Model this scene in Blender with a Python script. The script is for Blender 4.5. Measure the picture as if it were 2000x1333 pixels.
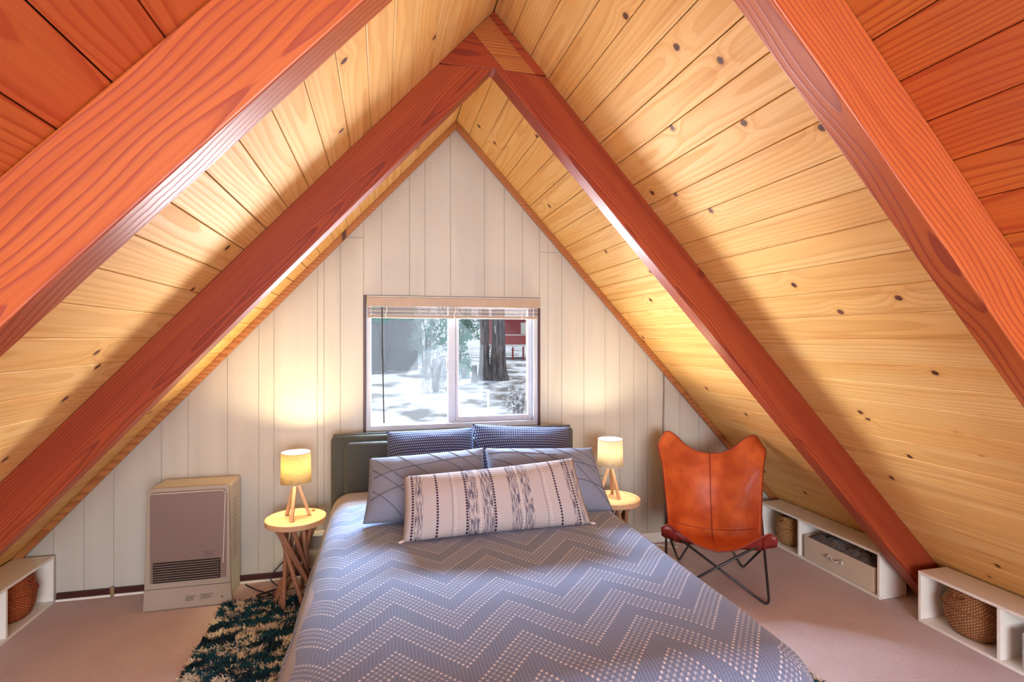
import bpy, math, random
import numpy as np
from math import sin, cos, pi, radians, hypot, sqrt, atan2
from mathutils import Vector, Matrix, noise as mnoise
random.seed(7)
sc = bpy.context.scene
COL = sc.collection
for o in list(bpy.data.objects): bpy.data.objects.remove(o)

# ------------------------------------------------------------------ camera, sky, lights
cam_d = bpy.data.cameras.new('camera'); cam = bpy.data.objects.new('camera', cam_d); COL.objects.link(cam)
cam_d.sensor_width = 36; cam_d.lens = 36*1050/2000; cam_d.shift_y = -0.00275
cam_d.clip_start = 0.05; cam_d.clip_end = 400
cam.location = (0, 0, 1.5); cam.rotation_euler = (pi/2, 0, -math.atan(255/1050))
sc.camera = cam
sc.view_settings.view_transform = 'Standard'; sc.view_settings.look = 'None'
sc.view_settings.gamma = 1; sc.view_settings.use_curve_mapping = False
sc.view_settings.exposure = 0.0

W = bpy.data.worlds.new('sky'); sc.world = W; W.use_nodes = True
W.node_tree.nodes['Background'].inputs[0].default_value = (0.80, 0.90, 1.0, 1)
W.node_tree.nodes['Background'].inputs[1].default_value = 0.9

def light(name, kind, loc, energy, color, aim=None, size=None, size_y=None, radius=None, angle=None):
    l = bpy.data.lights.new(name, kind); o = bpy.data.objects.new(name, l); COL.objects.link(o)
    l.energy = energy; l.color = color; o.location = loc
    if kind == 'AREA':
        l.shape = 'RECTANGLE'; l.size = size; l.size_y = size_y or size
    if radius is not None: l.shadow_soft_size = radius
    if angle is not None: l.angle = angle
    if aim is not None:
        o.rotation_euler = (Vector(aim)-Vector(loc)).to_track_quat('-Z', 'Y').to_euler()
    return o
light('sun', 'SUN', (0, 20, 20), 2.2, (1.0, 0.95, 0.86), aim=(-4, 12, 0), angle=radians(1.0))
light('sky_daylight', 'AREA', (0.5, 6.4, 3.7), 4400, (0.58, 0.76, 1.0), aim=(0.48, 3.6, 1.3), size=5.5, size_y=1.5)
light('snow_daylight', 'AREA', (0.5, 6.9, -0.25), 1500, (0.96, 0.98, 1.0), aim=(0.48, 3.6, 1.3), size=6.5, size_y=1.0)
light('side_fill', 'AREA', (-4.2, 6.6, 1.2), 2900, (0.95, 0.97, 1.0), aim=(0.48, 3.6, 1.3), size=4.5, size_y=2.4)  # pair of added fill lights, out of view either side of the window
light('side_fill', 'AREA', (5.6, 6.6, 1.2), 2900, (0.95, 0.97, 1.0), aim=(0.48, 3.6, 1.3), size=4.5, size_y=2.4)
light('rear_fill', 'AREA', (0.48, -3.3, 1.3), 340, (0.86, 0.93, 1.0), aim=(0.48, 3.0, 1.1), size=3.0, size_y=2.0)  # added fill light behind the viewer, unseen

# ------------------------------------------------------------------ shader helpers
class S:
    """socket wrapper with arithmetic"""
    def __init__(s, nt, sock): s.nt = nt; s.k = sock
    def _m(s, op, b=None, c=None, clamp=False):
        n = s.nt.nodes.new('ShaderNodeMath'); n.operation = op; n.use_clamp = clamp
        for i, v in enumerate((s, b, c)):
            if v is None: continue
            if isinstance(v, S): s.nt.links.new(v.k, n.inputs[i])
            else: n.inputs[i].default_value = v
        return S(s.nt, n.outputs[0])
    def __add__(s, b): return s._m('ADD', b)
    __radd__ = __add__
    def __sub__(s, b): return s._m('SUBTRACT', b)
    def __rsub__(s, b): return (s*-1.0)+b
    def __mul__(s, b): return s._m('MULTIPLY', b)
    __rmul__ = __mul__
    def __truediv__(s, b): return s._m('DIVIDE', b)
    def frac(s): return s._m('FRACT')
    def floor(s): return s._m('FLOOR')
    def abs(s): return s._m('ABSOLUTE')
    def sqrt(s): return s._m('SQRT')
    def sin(s): return s._m('SINE')
    def pow(s, b): return s._m('POWER', b)
    def exp(s): return s._m('EXPONENT')
    def lt(s, b): return s._m('LESS_THAN', b)
    def gt(s, b): return s._m('GREATER_THAN', b)
    def ping(s, b): return s._m('PINGPONG', b)
    def mod(s, b): return s._m('FLOORED_MODULO', b)
    def max(s, b): return s._m('MAXIMUM', b)
    def min(s, b): return s._m('MINIMUM', b)
    def ramp(s, a, b, lo=0.0, hi=1.0, smooth=True):
        n = s.nt.nodes.new('ShaderNodeMapRange'); n.interpolation_type = 'SMOOTHSTEP' if smooth else 'LINEAR'
        s.nt.links.new(s.k, n.inputs[0])
        n.inputs[1].default_value = a; n.inputs[2].default_value = b; n.inputs[3].default_value = lo; n.inputs[4].default_value = hi
        return S(s.nt, n.outputs[0])

class Mat:
    def __init__(s, name, rough=0.6, spec=0.4, metallic=0.0):
        s.m = bpy.data.materials.new(name); s.m.use_nodes = True; s.nt = s.m.node_tree
        s.b = s.nt.nodes['Principled BSDF']
        s.b.inputs['Roughness'].default_value = rough
        s.b.inputs['Specular IOR Level'].default_value = spec
        s.b.inputs['Metallic'].default_value = metallic
    def node(s, t, **kw):
        n = s.nt.nodes.new(t)
        for k, v in kw.items(): setattr(n, k, v)
        return n
    def link(s, a, b): s.nt.links.new(a.k if isinstance(a, S) else a, b)
    def coords(s, kind='Object'):
        n = s.node('ShaderNodeTexCoord'); v = n.outputs[kind]
        x = s.node('ShaderNodeSeparateXYZ'); s.nt.links.new(v, x.inputs[0])
        return [S(s.nt, x.outputs[i]) for i in range(3)]
    def world(s):
        n = s.node('ShaderNodeNewGeometry'); x = s.node('ShaderNodeSeparateXYZ'); s.nt.links.new(n.outputs['Position'], x.inputs[0])
        return [S(s.nt, x.outputs[i]) for i in range(3)]
    def rnd(s):
        n = s.node('ShaderNodeObjectInfo'); return S(s.nt, n.outputs['Random'])
    def vec(s, x, y, z):
        n = s.node('ShaderNodeCombineXYZ')
        for i, v in enumerate((x, y, z)):
            if isinstance(v, S): s.link(v, n.inputs[i])
            else: n.inputs[i].default_value = v
        return n.outputs[0]
    def noise(s, v, scale=1.0, detail=2.0, rough=0.5, dist=0.0):
        n = s.node('ShaderNodeTexNoise'); s.nt.links.new(v, n.inputs['Vector'])
        n.inputs['Scale'].default_value = scale; n.inputs['Detail'].default_value = detail
        n.inputs['Roughness'].default_value = rough; n.inputs['Distortion'].default_value = dist
        return S(s.nt, n.outputs[0])
    def voro(s, v, scale=1.0, dim='2D', rand=1.0):
        n = s.node('ShaderNodeTexVoronoi', voronoi_dimensions=dim); s.nt.links.new(v, n.inputs['Vector'])
        n.inputs['Scale'].default_value = scale; n.inputs['Randomness'].default_value = rand
        c = s.node('ShaderNodeSeparateColor'); s.nt.links.new(n.outputs['Color'], c.inputs[0])
        return S(s.nt, n.outputs['Distance']), S(s.nt, c.outputs[0]), S(s.nt, c.outputs[1])
    def mix(s, f, a, b, mode='MIX'):
        n = s.node('ShaderNodeMix', data_type='RGBA', blend_type=mode)
        for i, v in ((0, f), (6, a), (7, b)):
            if isinstance(v, S): s.link(v, n.inputs[i])
            elif isinstance(v, (int, float)): n.inputs[i].default_value = v
            elif isinstance(v, tuple): n.inputs[i].default_value = (*v[:3], 1)
            else: s.nt.links.new(v, n.inputs[i])
        return n.outputs[2]
    def color(s, c):
        if isinstance(c, tuple): s.b.inputs['Base Color'].default_value = (*c[:3], 1)
        else: s.nt.links.new(c, s.b.inputs['Base Color'])
        return s
    def bump(s, h, strength=0.3, dist=0.002):
        n = s.node('ShaderNodeBump'); n.inputs['Strength'].default_value = strength; n.inputs['Distance'].default_value = dist
        s.link(h, n.inputs['Height']); s.nt.links.new(n.outputs[0], s.b.inputs['Normal']); return s
    def set(s, k, v):
        if isinstance(v, S): s.link(v, s.b.inputs[k])
        else: s.b.inputs[k].default_value = v
        return s

def plain(name, c, rough=0.6, spec=0.4, metallic=0.0, var=0.06, scale=12, bump=0.0):
    m = Mat(name, rough, spec, metallic)
    x, y, z = m.coords()
    n = m.noise(m.vec(x, y, z), scale, 3)
    m.color(m.mix(n.ramp(0.3, 0.7), tuple(v*(1-var) for v in c), tuple(min(1, v*(1+var)) for v in c)))
    if bump: m.bump(m.noise(m.vec(x, y, z), 300, 2), bump, 0.001)
    return m.m

def wood(name, c_a, c_b, c_line, density=70, wob=0.02, pith=(0.0, -0.05), rnd_pith=0.08, knots=2.6, knot_p=0.5, knot_r=0.012,
         c_knot=(0.075, 0.03, 0.018), rough=0.42, tone=0.25, line=0.75, stain=None, spec=0.45, bump=0.25, wave=0.012, lo=0.35, streak=0.25):
    """growth rings round a pith running along local x; knots push the rings aside"""
    m = Mat(name, rough, spec)
    x, y, z = m.coords(); r = m.rnd()
    x = x + r*37.0
    slow = m.noise(m.vec(x*0.55, y*3.0, z*3.0 + r*50.0), 1.0, 1.5)
    mid = m.noise(m.vec(x*2.2, y*14.0, z*14.0 + r*20.0), 1.0, 2.0)
    wv = m.noise(m.vec(x*1.7, y*4.0, z*4.0 + r*33.0), 1.0, 1.0)
    d, ca, cb = m.voro(m.vec(x, y + r*11.0, 0.0), knots)
    d = d*(1.0/knots)*(0.72 + 0.56*m.noise(m.vec(x*38.0, y*60.0, r*9.0), 1.0, 1.0))
    has = ca.lt(knot_p)
    push = (d*(-1.0/(knot_r*2.6))).exp()*has*0.03
    py = y + pith[0] + (r - 0.5)*rnd_pith
    pz = z*0.8 + pith[1]
    rad = (py*py + pz*pz).sqrt() + slow*wob*2.2 + mid*wob*0.22 + wv*wave*2.0 + push
    t = (rad*density).frac()
    late = t.ramp(lo, 0.92)*t.ramp(1.0, 0.93)
    fine = m.noise(m.vec(x*3.0, y*160.0, z*160.0), 1.0, 2.0)
    tonev = m.noise(m.vec(x*0.8, y*9.0, r*90.0), 1.0, 2.0)
    base = m.mix(tonev.ramp(0.3, 0.7), c_a, c_b)
    base = m.mix(late*line, base, c_line)
    base = m.mix(fine.ramp(0.35, 0.75)*0.25, base, c_line)
    n2 = m.node('ShaderNodeTexWhiteNoise', noise_dimensions='1D'); m.link(r*917.0, n2.inputs['W'])
    rr = S(m.nt, n2.outputs['Value'])
    base = m.mix(rr.ramp(0, 1, 0, tone, False), base, stain or c_line)
    st = m.noise(m.vec(x*0.9, y*22.0, r*71.0), 1.0, 3.0)
    base = m.mix(st.ramp(0.56, 0.70)*streak, base, c_line)
    kk = d.ramp(knot_r*1.25, knot_r*0.75)*has
    base = m.mix(d.ramp(knot_r*2.6, knot_r)*has*0.45, base, c_line)
    base = m.mix(kk, base, m.mix(cb, c_knot, tuple(v*2.2 for v in c_knot)))
    m.color(base)
    m.set('Roughness', late*0.12 + (rough-0.06))
    m.bump(late*0.7 + fine*0.3, bump, 0.0012)
    return m.m

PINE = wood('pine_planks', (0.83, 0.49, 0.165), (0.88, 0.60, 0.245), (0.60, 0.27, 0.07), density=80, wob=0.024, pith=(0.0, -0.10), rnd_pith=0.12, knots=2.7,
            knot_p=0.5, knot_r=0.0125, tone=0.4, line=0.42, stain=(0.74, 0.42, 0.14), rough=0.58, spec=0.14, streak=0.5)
PINE_SHADED = wood('pine_planks_shaded', (0.60, 0.19, 0.037), (0.68, 0.25, 0.05), (0.26, 0.03, 0.010), density=85, wob=0.03, wave=0.02, lo=0.45, pith=(0.0, -0.10), rnd_pith=0.12, knots=2.2,
            knot_p=0.4, knot_r=0.015, tone=0.6, line=0.6, stain=(0.50, 0.07, 0.02), rough=0.4)  # near bay: shade and orange bounce put into the colour, plus plank variation
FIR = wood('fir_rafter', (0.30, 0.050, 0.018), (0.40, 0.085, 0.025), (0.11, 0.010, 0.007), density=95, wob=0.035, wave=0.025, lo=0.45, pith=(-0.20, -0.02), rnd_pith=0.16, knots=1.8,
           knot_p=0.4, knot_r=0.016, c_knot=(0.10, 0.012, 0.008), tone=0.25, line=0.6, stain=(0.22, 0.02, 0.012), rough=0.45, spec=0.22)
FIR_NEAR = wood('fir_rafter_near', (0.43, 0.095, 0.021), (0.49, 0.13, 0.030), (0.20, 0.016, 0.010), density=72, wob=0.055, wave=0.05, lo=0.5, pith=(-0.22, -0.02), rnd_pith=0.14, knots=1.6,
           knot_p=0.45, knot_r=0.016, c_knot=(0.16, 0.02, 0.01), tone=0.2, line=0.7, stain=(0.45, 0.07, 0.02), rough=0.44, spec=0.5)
GUSW = wood('gusset_board', (0.46, 0.16, 0.04), (0.52, 0.20, 0.055), (0.24, 0.05, 0.015), density=110, wave=0.02, knots=2, knot_p=0.2, rough=0.45, spec=0.2)
TRIMW = wood('trim_wood', (0.48, 0.20, 0.06), (0.56, 0.26, 0.09), (0.30, 0.09, 0.03), density=160, knots=2, knot_p=0.1, rough=0.4)
LIGHTW = wood('pale_wood', (0.66, 0.42, 0.25), (0.74, 0.50, 0.31), (0.48, 0.27, 0.14), density=150, wob=0.012, knots=3, knot_p=0.1, line=0.5, rough=0.5, tone=0.2)
TEAK = wood('branch_wood', (0.42, 0.20, 0.11), (0.52, 0.28, 0.16), (0.28, 0.11, 0.06), density=150, wob=0.01, knots=4, knot_p=0.2, rough=0.55, tone=0.4)

def wallpaint():
    m = Mat('cream_wall_paint', 0.42, 0.45)
    x, y, z = m.world()
    n = m.noise(m.vec(x*9.0, y, z*0.8), 1.0, 3); s = m.noise(m.vec(x, y, z), 22.0, 3)
    c = m.mix(n.ramp(0.3, 0.7), (0.49, 0.475, 0.42), (0.54, 0.525, 0.465))
    c = m.mix(s.ramp(0.68, 0.78)*0.25, c, (0.46, 0.43, 0.38))
    m.color(c); m.bump(m.noise(m.vec(x*60.0, y, z*4.0), 1.0, 3), 0.15, 0.002)
    return m.m
WALL = wallpaint()
GROOVE = plain('groove_backing_paint', (0.46, 0.445, 0.39), 0.7)  # wall backing seen in the grooves, close to the wall colour
WHITE = plain('white_laminate', (0.80, 0.78, 0.72), 0.35, var=0.02)
WHITE_VINYL = plain('white_vinyl', (0.50, 0.53, 0.60), 0.35, var=0.02)
DARKWOOD = plain('dark_casing', (0.055, 0.014, 0.012), 0.4)
BLACKSTEEL = plain('black_steel', (0.018, 0.016, 0.018), 0.35, 0.5)
BLACKCORD = plain('black_cord_rubber', (0.02, 0.02, 0.024), 0.5)
DARK = plain('dark_backing', (0.02, 0.012, 0.01), 0.9)

def carpet_mat():
    m = Mat('carpet_pile', 0.95, 0.1)
    x, y, z = m.world()
    n = m.noise(m.vec(x, y, z), 260.0, 2); b = m.noise(m.vec(x*1.0, y*1.0, 0.0), 3.0, 3, 0.6)
    tr = ((x*0.8 + y*0.6)*3.4 + m.noise(m.vec(x, y, 0.0), 1.2, 2)*2.2).sin()
    c = m.mix(b.ramp(0.3, 0.7), (0.72, 0.58, 0.57), (0.80, 0.67, 0.655))
    c = m.mix(tr.ramp(-0.2, 0.4)*0.3, c, (0.88, 0.77, 0.75))
    c = m.mix(n.ramp(0.3, 0.7), m.mix(0.65, c, (0.34, 0.22, 0.22)), c)
    m.color(c); m.bump(n + m.noise(m.vec(x, y, 0.0), 70.0, 2)*0.8, 0.9, 0.006)
    return m.m
CARPET = carpet_mat()

# ------------------------------------------------------------------ mesh helpers
OFF = {}
def tag(o, label=None, cat=None, group=None, kind=None):
    if label: o['label'] = label
    if cat: o['category'] = cat
    if group: o['group'] = group
    if kind: o['kind'] = kind
    return o
def thing(name, label, cat, loc=(0, 0, 0), group=None):
    o = bpy.data.objects.new(name, None); COL.objects.link(o); o.location = loc; o.empty_display_size = 0.1
    OFF[o.name] = Vector(loc)
    return tag(o, label, cat, group)

class M:
    def __init__(s): s.v = []; s.f = []; s.uv = []
    def add(s, v, f):
        n = len(s.v); s.v += [tuple(p) for p in v]; s.f += [tuple(i+n for i in q) for q in f]; return s
    def box(s, x0, x1, y0, y1, z0, z1):
        return s.add([(x0,y0,z0),(x1,y0,z0),(x1,y1,z0),(x0,y1,z0),(x0,y0,z1),(x1,y0,z1),(x1,y1,z1),(x0,y1,z1)],
                     [(0,3,2,1),(4,5,6,7),(0,1,5,4),(1,2,6,5),(2,3,7,6),(3,0,4,7)])
    def cyl(s, p0, p1, r0, r1=None, n=12, caps=True):
        return s.tube([p0, p1], [r0, r0 if r1 is None else r1], n, caps)
    def tube(s, pts, r, n=8, caps=True, closed=False):
        pts = [Vector(p) for p in pts]; k = len(pts)
        rs = r if isinstance(r, (list, tuple)) else [r]*k
        base = len(s.v); up = None
        for i, p in enumerate(pts):
            if closed: t = pts[(i+1) % k]-pts[i-1]
            else: t = pts[min(i+1, k-1)]-pts[max(i-1, 0)]
            t.normalize()
            if up is None:
                up = Vector((0, 0, 1)) if abs(t.z) < 0.9 else Vector((1, 0, 0))
            a = t.cross(up); a.normalize(); up = a.cross(t); up.normalize()
            for j in range(n):
                th = 2*pi*j/n; s.v.append(tuple(p + (a*cos(th)+up*sin(th))*rs[i]))
        for i in range(k if closed else k-1):
            i2 = (i+1) % k
            for j in range(n):
                s.f.append((base+i*n+j, base+i*n+(j+1) % n, base+i2*n+(j+1) % n, base+i2*n+j))
        if caps and not closed:
            s.f.append(tuple(base+j for j in range(n))[::-1]); s.f.append(tuple(base+(k-1)*n+j for j in range(n)))
        return s
    def lathe(s, prof, c=(0, 0, 0), n=32, sx=1.0, sy=1.0):
        base = len(s.v)
        for r, z in prof:
            for j in range(n):
                th = 2*pi*j/n; s.v.append((c[0]+r*sx*cos(th), c[1]+r*sy*sin(th), c[2]+z))
        for i in range(len(prof)-1):
            for j in range(n):
                s.f.append((base+i*n+j, base+i*n+(j+1) % n, base+(i+1)*n+(j+1) % n, base+(i+1)*n+j))
        return s
    def prism(s, poly, t0, t1, axis='y'):
        n = len(poly); f = {'y': lambda a, b, t: (a, t, b), 'x': lambda a, b, t: (t, a, b), 'z': lambda a, b, t: (a, b, t)}[axis]
        v = [f(a, b, t0) for a, b in poly]+[f(a, b, t1) for a, b in poly]
        F = [tuple(range(n)), tuple(range(2*n-1, n-1, -1))]+[(i, i+n, (i+1) % n+n, (i+1) % n) for i in range(n)]
        return s.add(v, F)
    def grid(s, P, wrap=False):
        """P[i][j] points"""
        base = len(s.v); a = len(P); b = len(P[0])
        for row in P:
            for p in row: s.v.append(tuple(p))
        for i in range(a-1):
            for j in range(b if wrap else b-1):
                s.f.append((base+i*b+j, base+i*b+(j+1) % b, base+(i+1)*b+(j+1) % b, base+(i+1)*b+j))
        return s
    def build(s, name, mat, parent=None, bevel=0.0, smooth=False, sub=0, solid=0.0, uv=None, fixn=True):
        me = bpy.data.meshes.new(name)
        off = OFF.get(parent.name, Vector()) if parent else Vector()
        me.from_pydata([tuple(Vector(p)-off) for p in s.v], [], s.f)
        if fixn:
            import bmesh
            bm = bmesh.new(); bm.from_mesh(me); bmesh.ops.recalc_face_normals(bm, faces=bm.faces); bm.to_mesh(me); bm.free()
        if uv is not None:
            l = me.uv_layers.new(name='UVMap')
            idx = np.zeros(len(me.loops), dtype=np.int32); me.loops.foreach_get('vertex_index', idx)
            l.data.foreach_set('uv', np.array(uv, dtype=np.float32)[idx].ravel())
        if mat: me.materials.append(mat)
        if smooth: me.polygons.foreach_set('use_smooth', [True]*len(me.polygons))
        o = bpy.data.objects.new(name, me); COL.objects.link(o)
        if parent: o.parent = parent
        OFF[o.name] = off
        if solid:
            q = o.modifiers.new('solid', 'SOLIDIFY'); q.thickness = solid; q.offset = 0
        if bevel:
            q = o.modifiers.new('bevel', 'BEVEL'); q.width = bevel; q.segments = 2; q.limit_method = 'ANGLE'; q.angle_limit = radians(40)
        if sub:
            q = o.modifiers.new('sub', 'SUBSURF'); q.levels = sub; q.render_levels = sub
        return o

def clip(poly, a, b, c):
    """keep a*x+b*y<=c"""
    out = []
    for i in range(len(poly)):
        p, q = poly[i], poly[(i+1) % len(poly)]
        dp = a*p[0]+b*p[1]-c; dq = a*q[0]+b*q[1]-c
        if dp <= 0: out.append(p)
        if dp*dq < 0:
            t = dp/(dp-dq); out.append((p[0]+t*(q[0]-p[0]), p[1]+t*(q[1]-p[1])))
    return out

# ------------------------------------------------------------------ ROOM
RX, RZ, SL = 0.485, 2.955, 1.08            # ridge x, ridge height, roof slope
LN = hypot(1, SL); YB, YF = 3.6, -3.5      # gable walls
XR, XL = RX+RZ/SL, RX-RZ/SL
# floor
fl = tag(M().box(XL-0.2, XR+0.2, YF-0.1, YB+0.12, -0.12, 0).build('floor', CARPET), 'mauve beige cut-pile carpet covering the attic floor', None, kind='structure')
# roof backing and planks
T = 0.02
ceil = M()
for sg in (1, -1):
    nx, nz = sg*SL/LN, 1/LN
    a = (RX, RZ); b = (RX+sg*RZ/SL, 0.0)
    o0, o1 = T+0.001, T+0.06
    ceil.prism([(a[0]+nx*0, a[1]+o0*LN), (b[0]+nx*o0+sg*0.05, b[1]+nz*o0-0.05), (b[0]+nx*o1+sg*0.05, b[1]+nz*o1-0.05), (a[0], a[1]+o1*LN)], YF-0.05, YB+0.10)
ceil = tag(ceil.build('ceiling', DARK), 'steep A-frame ceiling of knotty orange pine planks meeting at a ridge', None, kind='structure')
def plank_mesh(L, w, t=T, c=0.0022):
    # front face at z=0 (room side is -z), v-grooved long edges
    pr = [(c*0.6, c*0.9), (c*1.6, 0), (w-c*1.6, 0), (w-c*0.6, c*0.9), (w-c*0.6, t), (c*0.6, t)]
    m = M(); n = len(pr)
    m.add([(0, y, z) for y, z in pr]+[(L, y, z) for y, z in pr], [tuple(range(n))[::-1], tuple(range(n, 2*n))]+[(i, (i+1) % n, (i+1) % n+n, i+n) for i in range(n)])
    me = bpy.data.meshes.new('plank'); me.from_pydata(m.v, [], m.f)
    import bmesh
    bm = bmesh.new(); bm.from_mesh(me); bmesh.ops.recalc_face_normals(bm, faces=bm.faces); bm.to_mesh(me); bm.free()
    return me
SLEN = RZ*LN/SL
YJ = 1.105                                   # planks split here; the nearer part has shade painted into its colour
LB, LF = YB-YJ, YJ-YF
cache = {}
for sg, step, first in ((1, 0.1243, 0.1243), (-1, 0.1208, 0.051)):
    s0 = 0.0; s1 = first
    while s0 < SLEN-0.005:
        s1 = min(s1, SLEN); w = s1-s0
        for (ya, Ln, mt) in ((YJ, LB, PINE), (YF, LF, PINE_SHADED)):
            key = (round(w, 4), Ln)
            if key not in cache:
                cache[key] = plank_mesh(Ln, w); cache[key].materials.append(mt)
            o = bpy.data.objects.new('plank', cache[key]); COL.objects.link(o); o.parent = ceil
            # local x -> +Y, local y -> down the slope, local z -> outward normal
            dx = Vector((0, 1, 0)); dy = Vector((sg/LN, 0, -SL/LN)); dz = Vector((sg*SL/LN, 0, 1/LN))
            R = Matrix((dx, dy, dz)).transposed().to_4x4()
            R.translation = Vector((RX+sg*s0/LN, ya, RZ-s0*SL/LN)) + dz*0.0
            o.matrix_world = R
        s0 = s1; s1 = s0+step

# rafters
DV = 0.252                                    # vertical depth of a rafter below the decking
def rafter(sg, y0, y1, zcut, mat, label):
    zi = RZ-DV
    if zcut is None: poly = [(RX, zi), (RX, RZ-0.002)]
    else: poly = [(RX, zi), (RX+sg*(RZ-zcut)/SL, zcut)] if zcut <= zi else [(RX, zi), (RX, zcut), (RX+sg*(RZ-zcut)/SL, zcut)]
    poly += [(RX+sg*(RZ-0.002)/SL, 0.0), (RX+sg*zi/SL, 0.0)]
    dx = Vector((sg/LN, 0, -SL/LN)); dy = Vector((-sg*SL/LN, 0, -1/LN)); dz = dx.cross(dy)
    O = Vector((RX, y0, RZ)); R3 = Matrix((dx, dy, dz)).transposed()
    Ri = R3.inverted()
    m = M().prism(poly, y0, y1); m.v = [tuple(Ri @ (Vector(p)-O)) for p in m.v]
    o = m.build('rafter', mat, None, bevel=0.004)
    Rm = R3.to_4x4(); Rm.translation = O; o.matrix_world = Rm
    return tag(o, label, 'beam', 'rafters of the A-frame')
FAR0, FAR1, NR0, NR1 = 2.338, 2.425, 1.062, 1.15
ZC = 2.69
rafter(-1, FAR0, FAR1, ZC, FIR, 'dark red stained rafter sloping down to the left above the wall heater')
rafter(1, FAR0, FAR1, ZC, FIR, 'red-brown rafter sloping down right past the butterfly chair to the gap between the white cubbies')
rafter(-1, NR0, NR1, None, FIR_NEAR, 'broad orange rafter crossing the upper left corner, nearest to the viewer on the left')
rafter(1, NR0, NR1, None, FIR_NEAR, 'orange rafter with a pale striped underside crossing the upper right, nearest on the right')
# gusset of three boards closing the far rafters' peak
g = thing('gusset', 'triangular wooden gusset of three boards at the peak of the farther rafters', 'brace', (RX, FAR0, ZC))
tri = [(RX-(RZ-ZC)/SL+0.004, ZC+0.003), (RX+(RZ-ZC)/SL-0.004, ZC+0.003), (RX, RZ-0.006)]
for i, (c0, c1, mt) in enumerate(((-9, 0.212, FIR), (0.212, 0.318, GUSW), (0.318, 9, FIR))):
    # bands parallel to the right-hand slope: signed distance from left corner
    q = clip(clip(tri, SL/LN, 1/LN, c1 + (SL*tri[0][0]+tri[0][1])/LN), -SL/LN, -1/LN, -(c0 + (SL*tri[0][0]+tri[0][1])/LN))
    if len(q) > 2: M().prism(q, FAR0-0.004-0.001*i, FAR1-0.01).build('board', mt, g, bevel=0.0015)

# back gable wall: backing, boards, window opening
WX0, WX1, WZ0, WZ1 = -0.112, 1.072, 0.895, 1.772
def under_roof(poly, inset=0.0):
    k = RZ-inset
    poly = clip(poly, SL, 1, k+SL*RX)
    return clip(poly, -SL, 1, k-SL*RX)
wb = M()
for q in ([(XL, 0), (WX0, 0), (WX0, 3), (XL, 3)], [(WX1, 0), (XR, 0), (XR, 3), (WX1, 3)], [(WX0, 0), (WX1, 0), (WX1, WZ0), (WX0, WZ0)], [(WX0, WZ1), (WX1, WZ1), (WX1, 3), (WX0, 3)]):
    wb.prism(under_roof(q, -0.02), YB+0.0052, YB+0.11)
wb = tag(wb.build('wall_back', GROOVE), 'cream painted gable wall of vertical grooved boards', None, kind='structure')
gx = [XL, -2.1, -1.96, -1.82, -1.67, -1.52, -1.273, -1.13, -0.914, -0.738, -0.65, -0.394, -0.354, -0.255, WX0, 0.0, 0.18, 0.28, 0.45, 0.681, 0.82, 0.95, WX1, 1.133, 1.235, 1.40, 1.564, 1.676, 1.789, 1.899, 2.036, 2.163, 2.32, 2.5, 2.68, 2.86, 3.03, XR]
for a, b in zip(gx[:-1], gx[1:]):
    spans = [(0.0, 3.0)]
    if a >= WX0-1e-6 and b <= WX1+1e-6: spans = [(0.0, WZ0), (WZ1, 3.0)]
    elif a < WX0: spans = [(0.0, 2.148), (2.151, 3.0)]
    else: spans = [(0.0, 2.10), (2.103, 3.0)]
    gp = 0.0010
    for z0, z1 in spans:
        q = under_roof([(a+gp, z0), (b-gp, z0), (b-gp, z1), (a+gp, z1)])
        if len(q) < 3: continue
        if max(p[1] for p in q)-min(p[1] for p in q) < 0.004: continue
        M().prism(q, YB, YB+0.005).build('wall_board', WALL, wb, bevel=0.0016)
# front gable wall behind the viewer, knee closures
wf = M().prism(under_roof([(XL, 0), (XR, 0), (XR, 3), (XL, 3)], -0.02), YF-0.1, YF)
tag(wf.build('wall_front', WALL), 'plain gable wall at the other end of the attic', None, kind='structure')
# gable trims along the roof line
for i, sg in enumerate((1, -1)):
    w = 0.055
    q = [(RX, RZ-0.001), (RX+sg*(RZ-0.05)/SL, 0.049), (RX+sg*(RZ-0.05-w)/SL, 0.049), (RX, RZ-w)]
    tag(M().prism(q, YB-0.032, YB-0.001).build('trim_%d' % (i+1), TRIMW, bevel=0.003), None, None, kind='structure')
# baseboards
tag(M().box(-1.80, -0.30, YB-0.016, YB-0.001, 0.012, 0.045).build('baseboard_left', DARKWOOD, bevel=0.002), None, None, kind='structure')
tag(M().box(-1.80, -0.30, YB-0.022, YB-0.0005, 0.0, 0.0115).build('trim_3', WHITE), None, None, kind='structure')
tag(M().box(1.2, 2.75, YB-0.018, YB-0.001, 0.0, 0.075).build('baseboard_right', WHITE, bevel=0.003), None, None, kind='structure')
tag(M().box(-0.46, -0.20, YB-0.05, YB-0.001, 0.262, 0.285).build('trim_4', WHITE, bevel=0.003), None, None, kind='structure')

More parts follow.
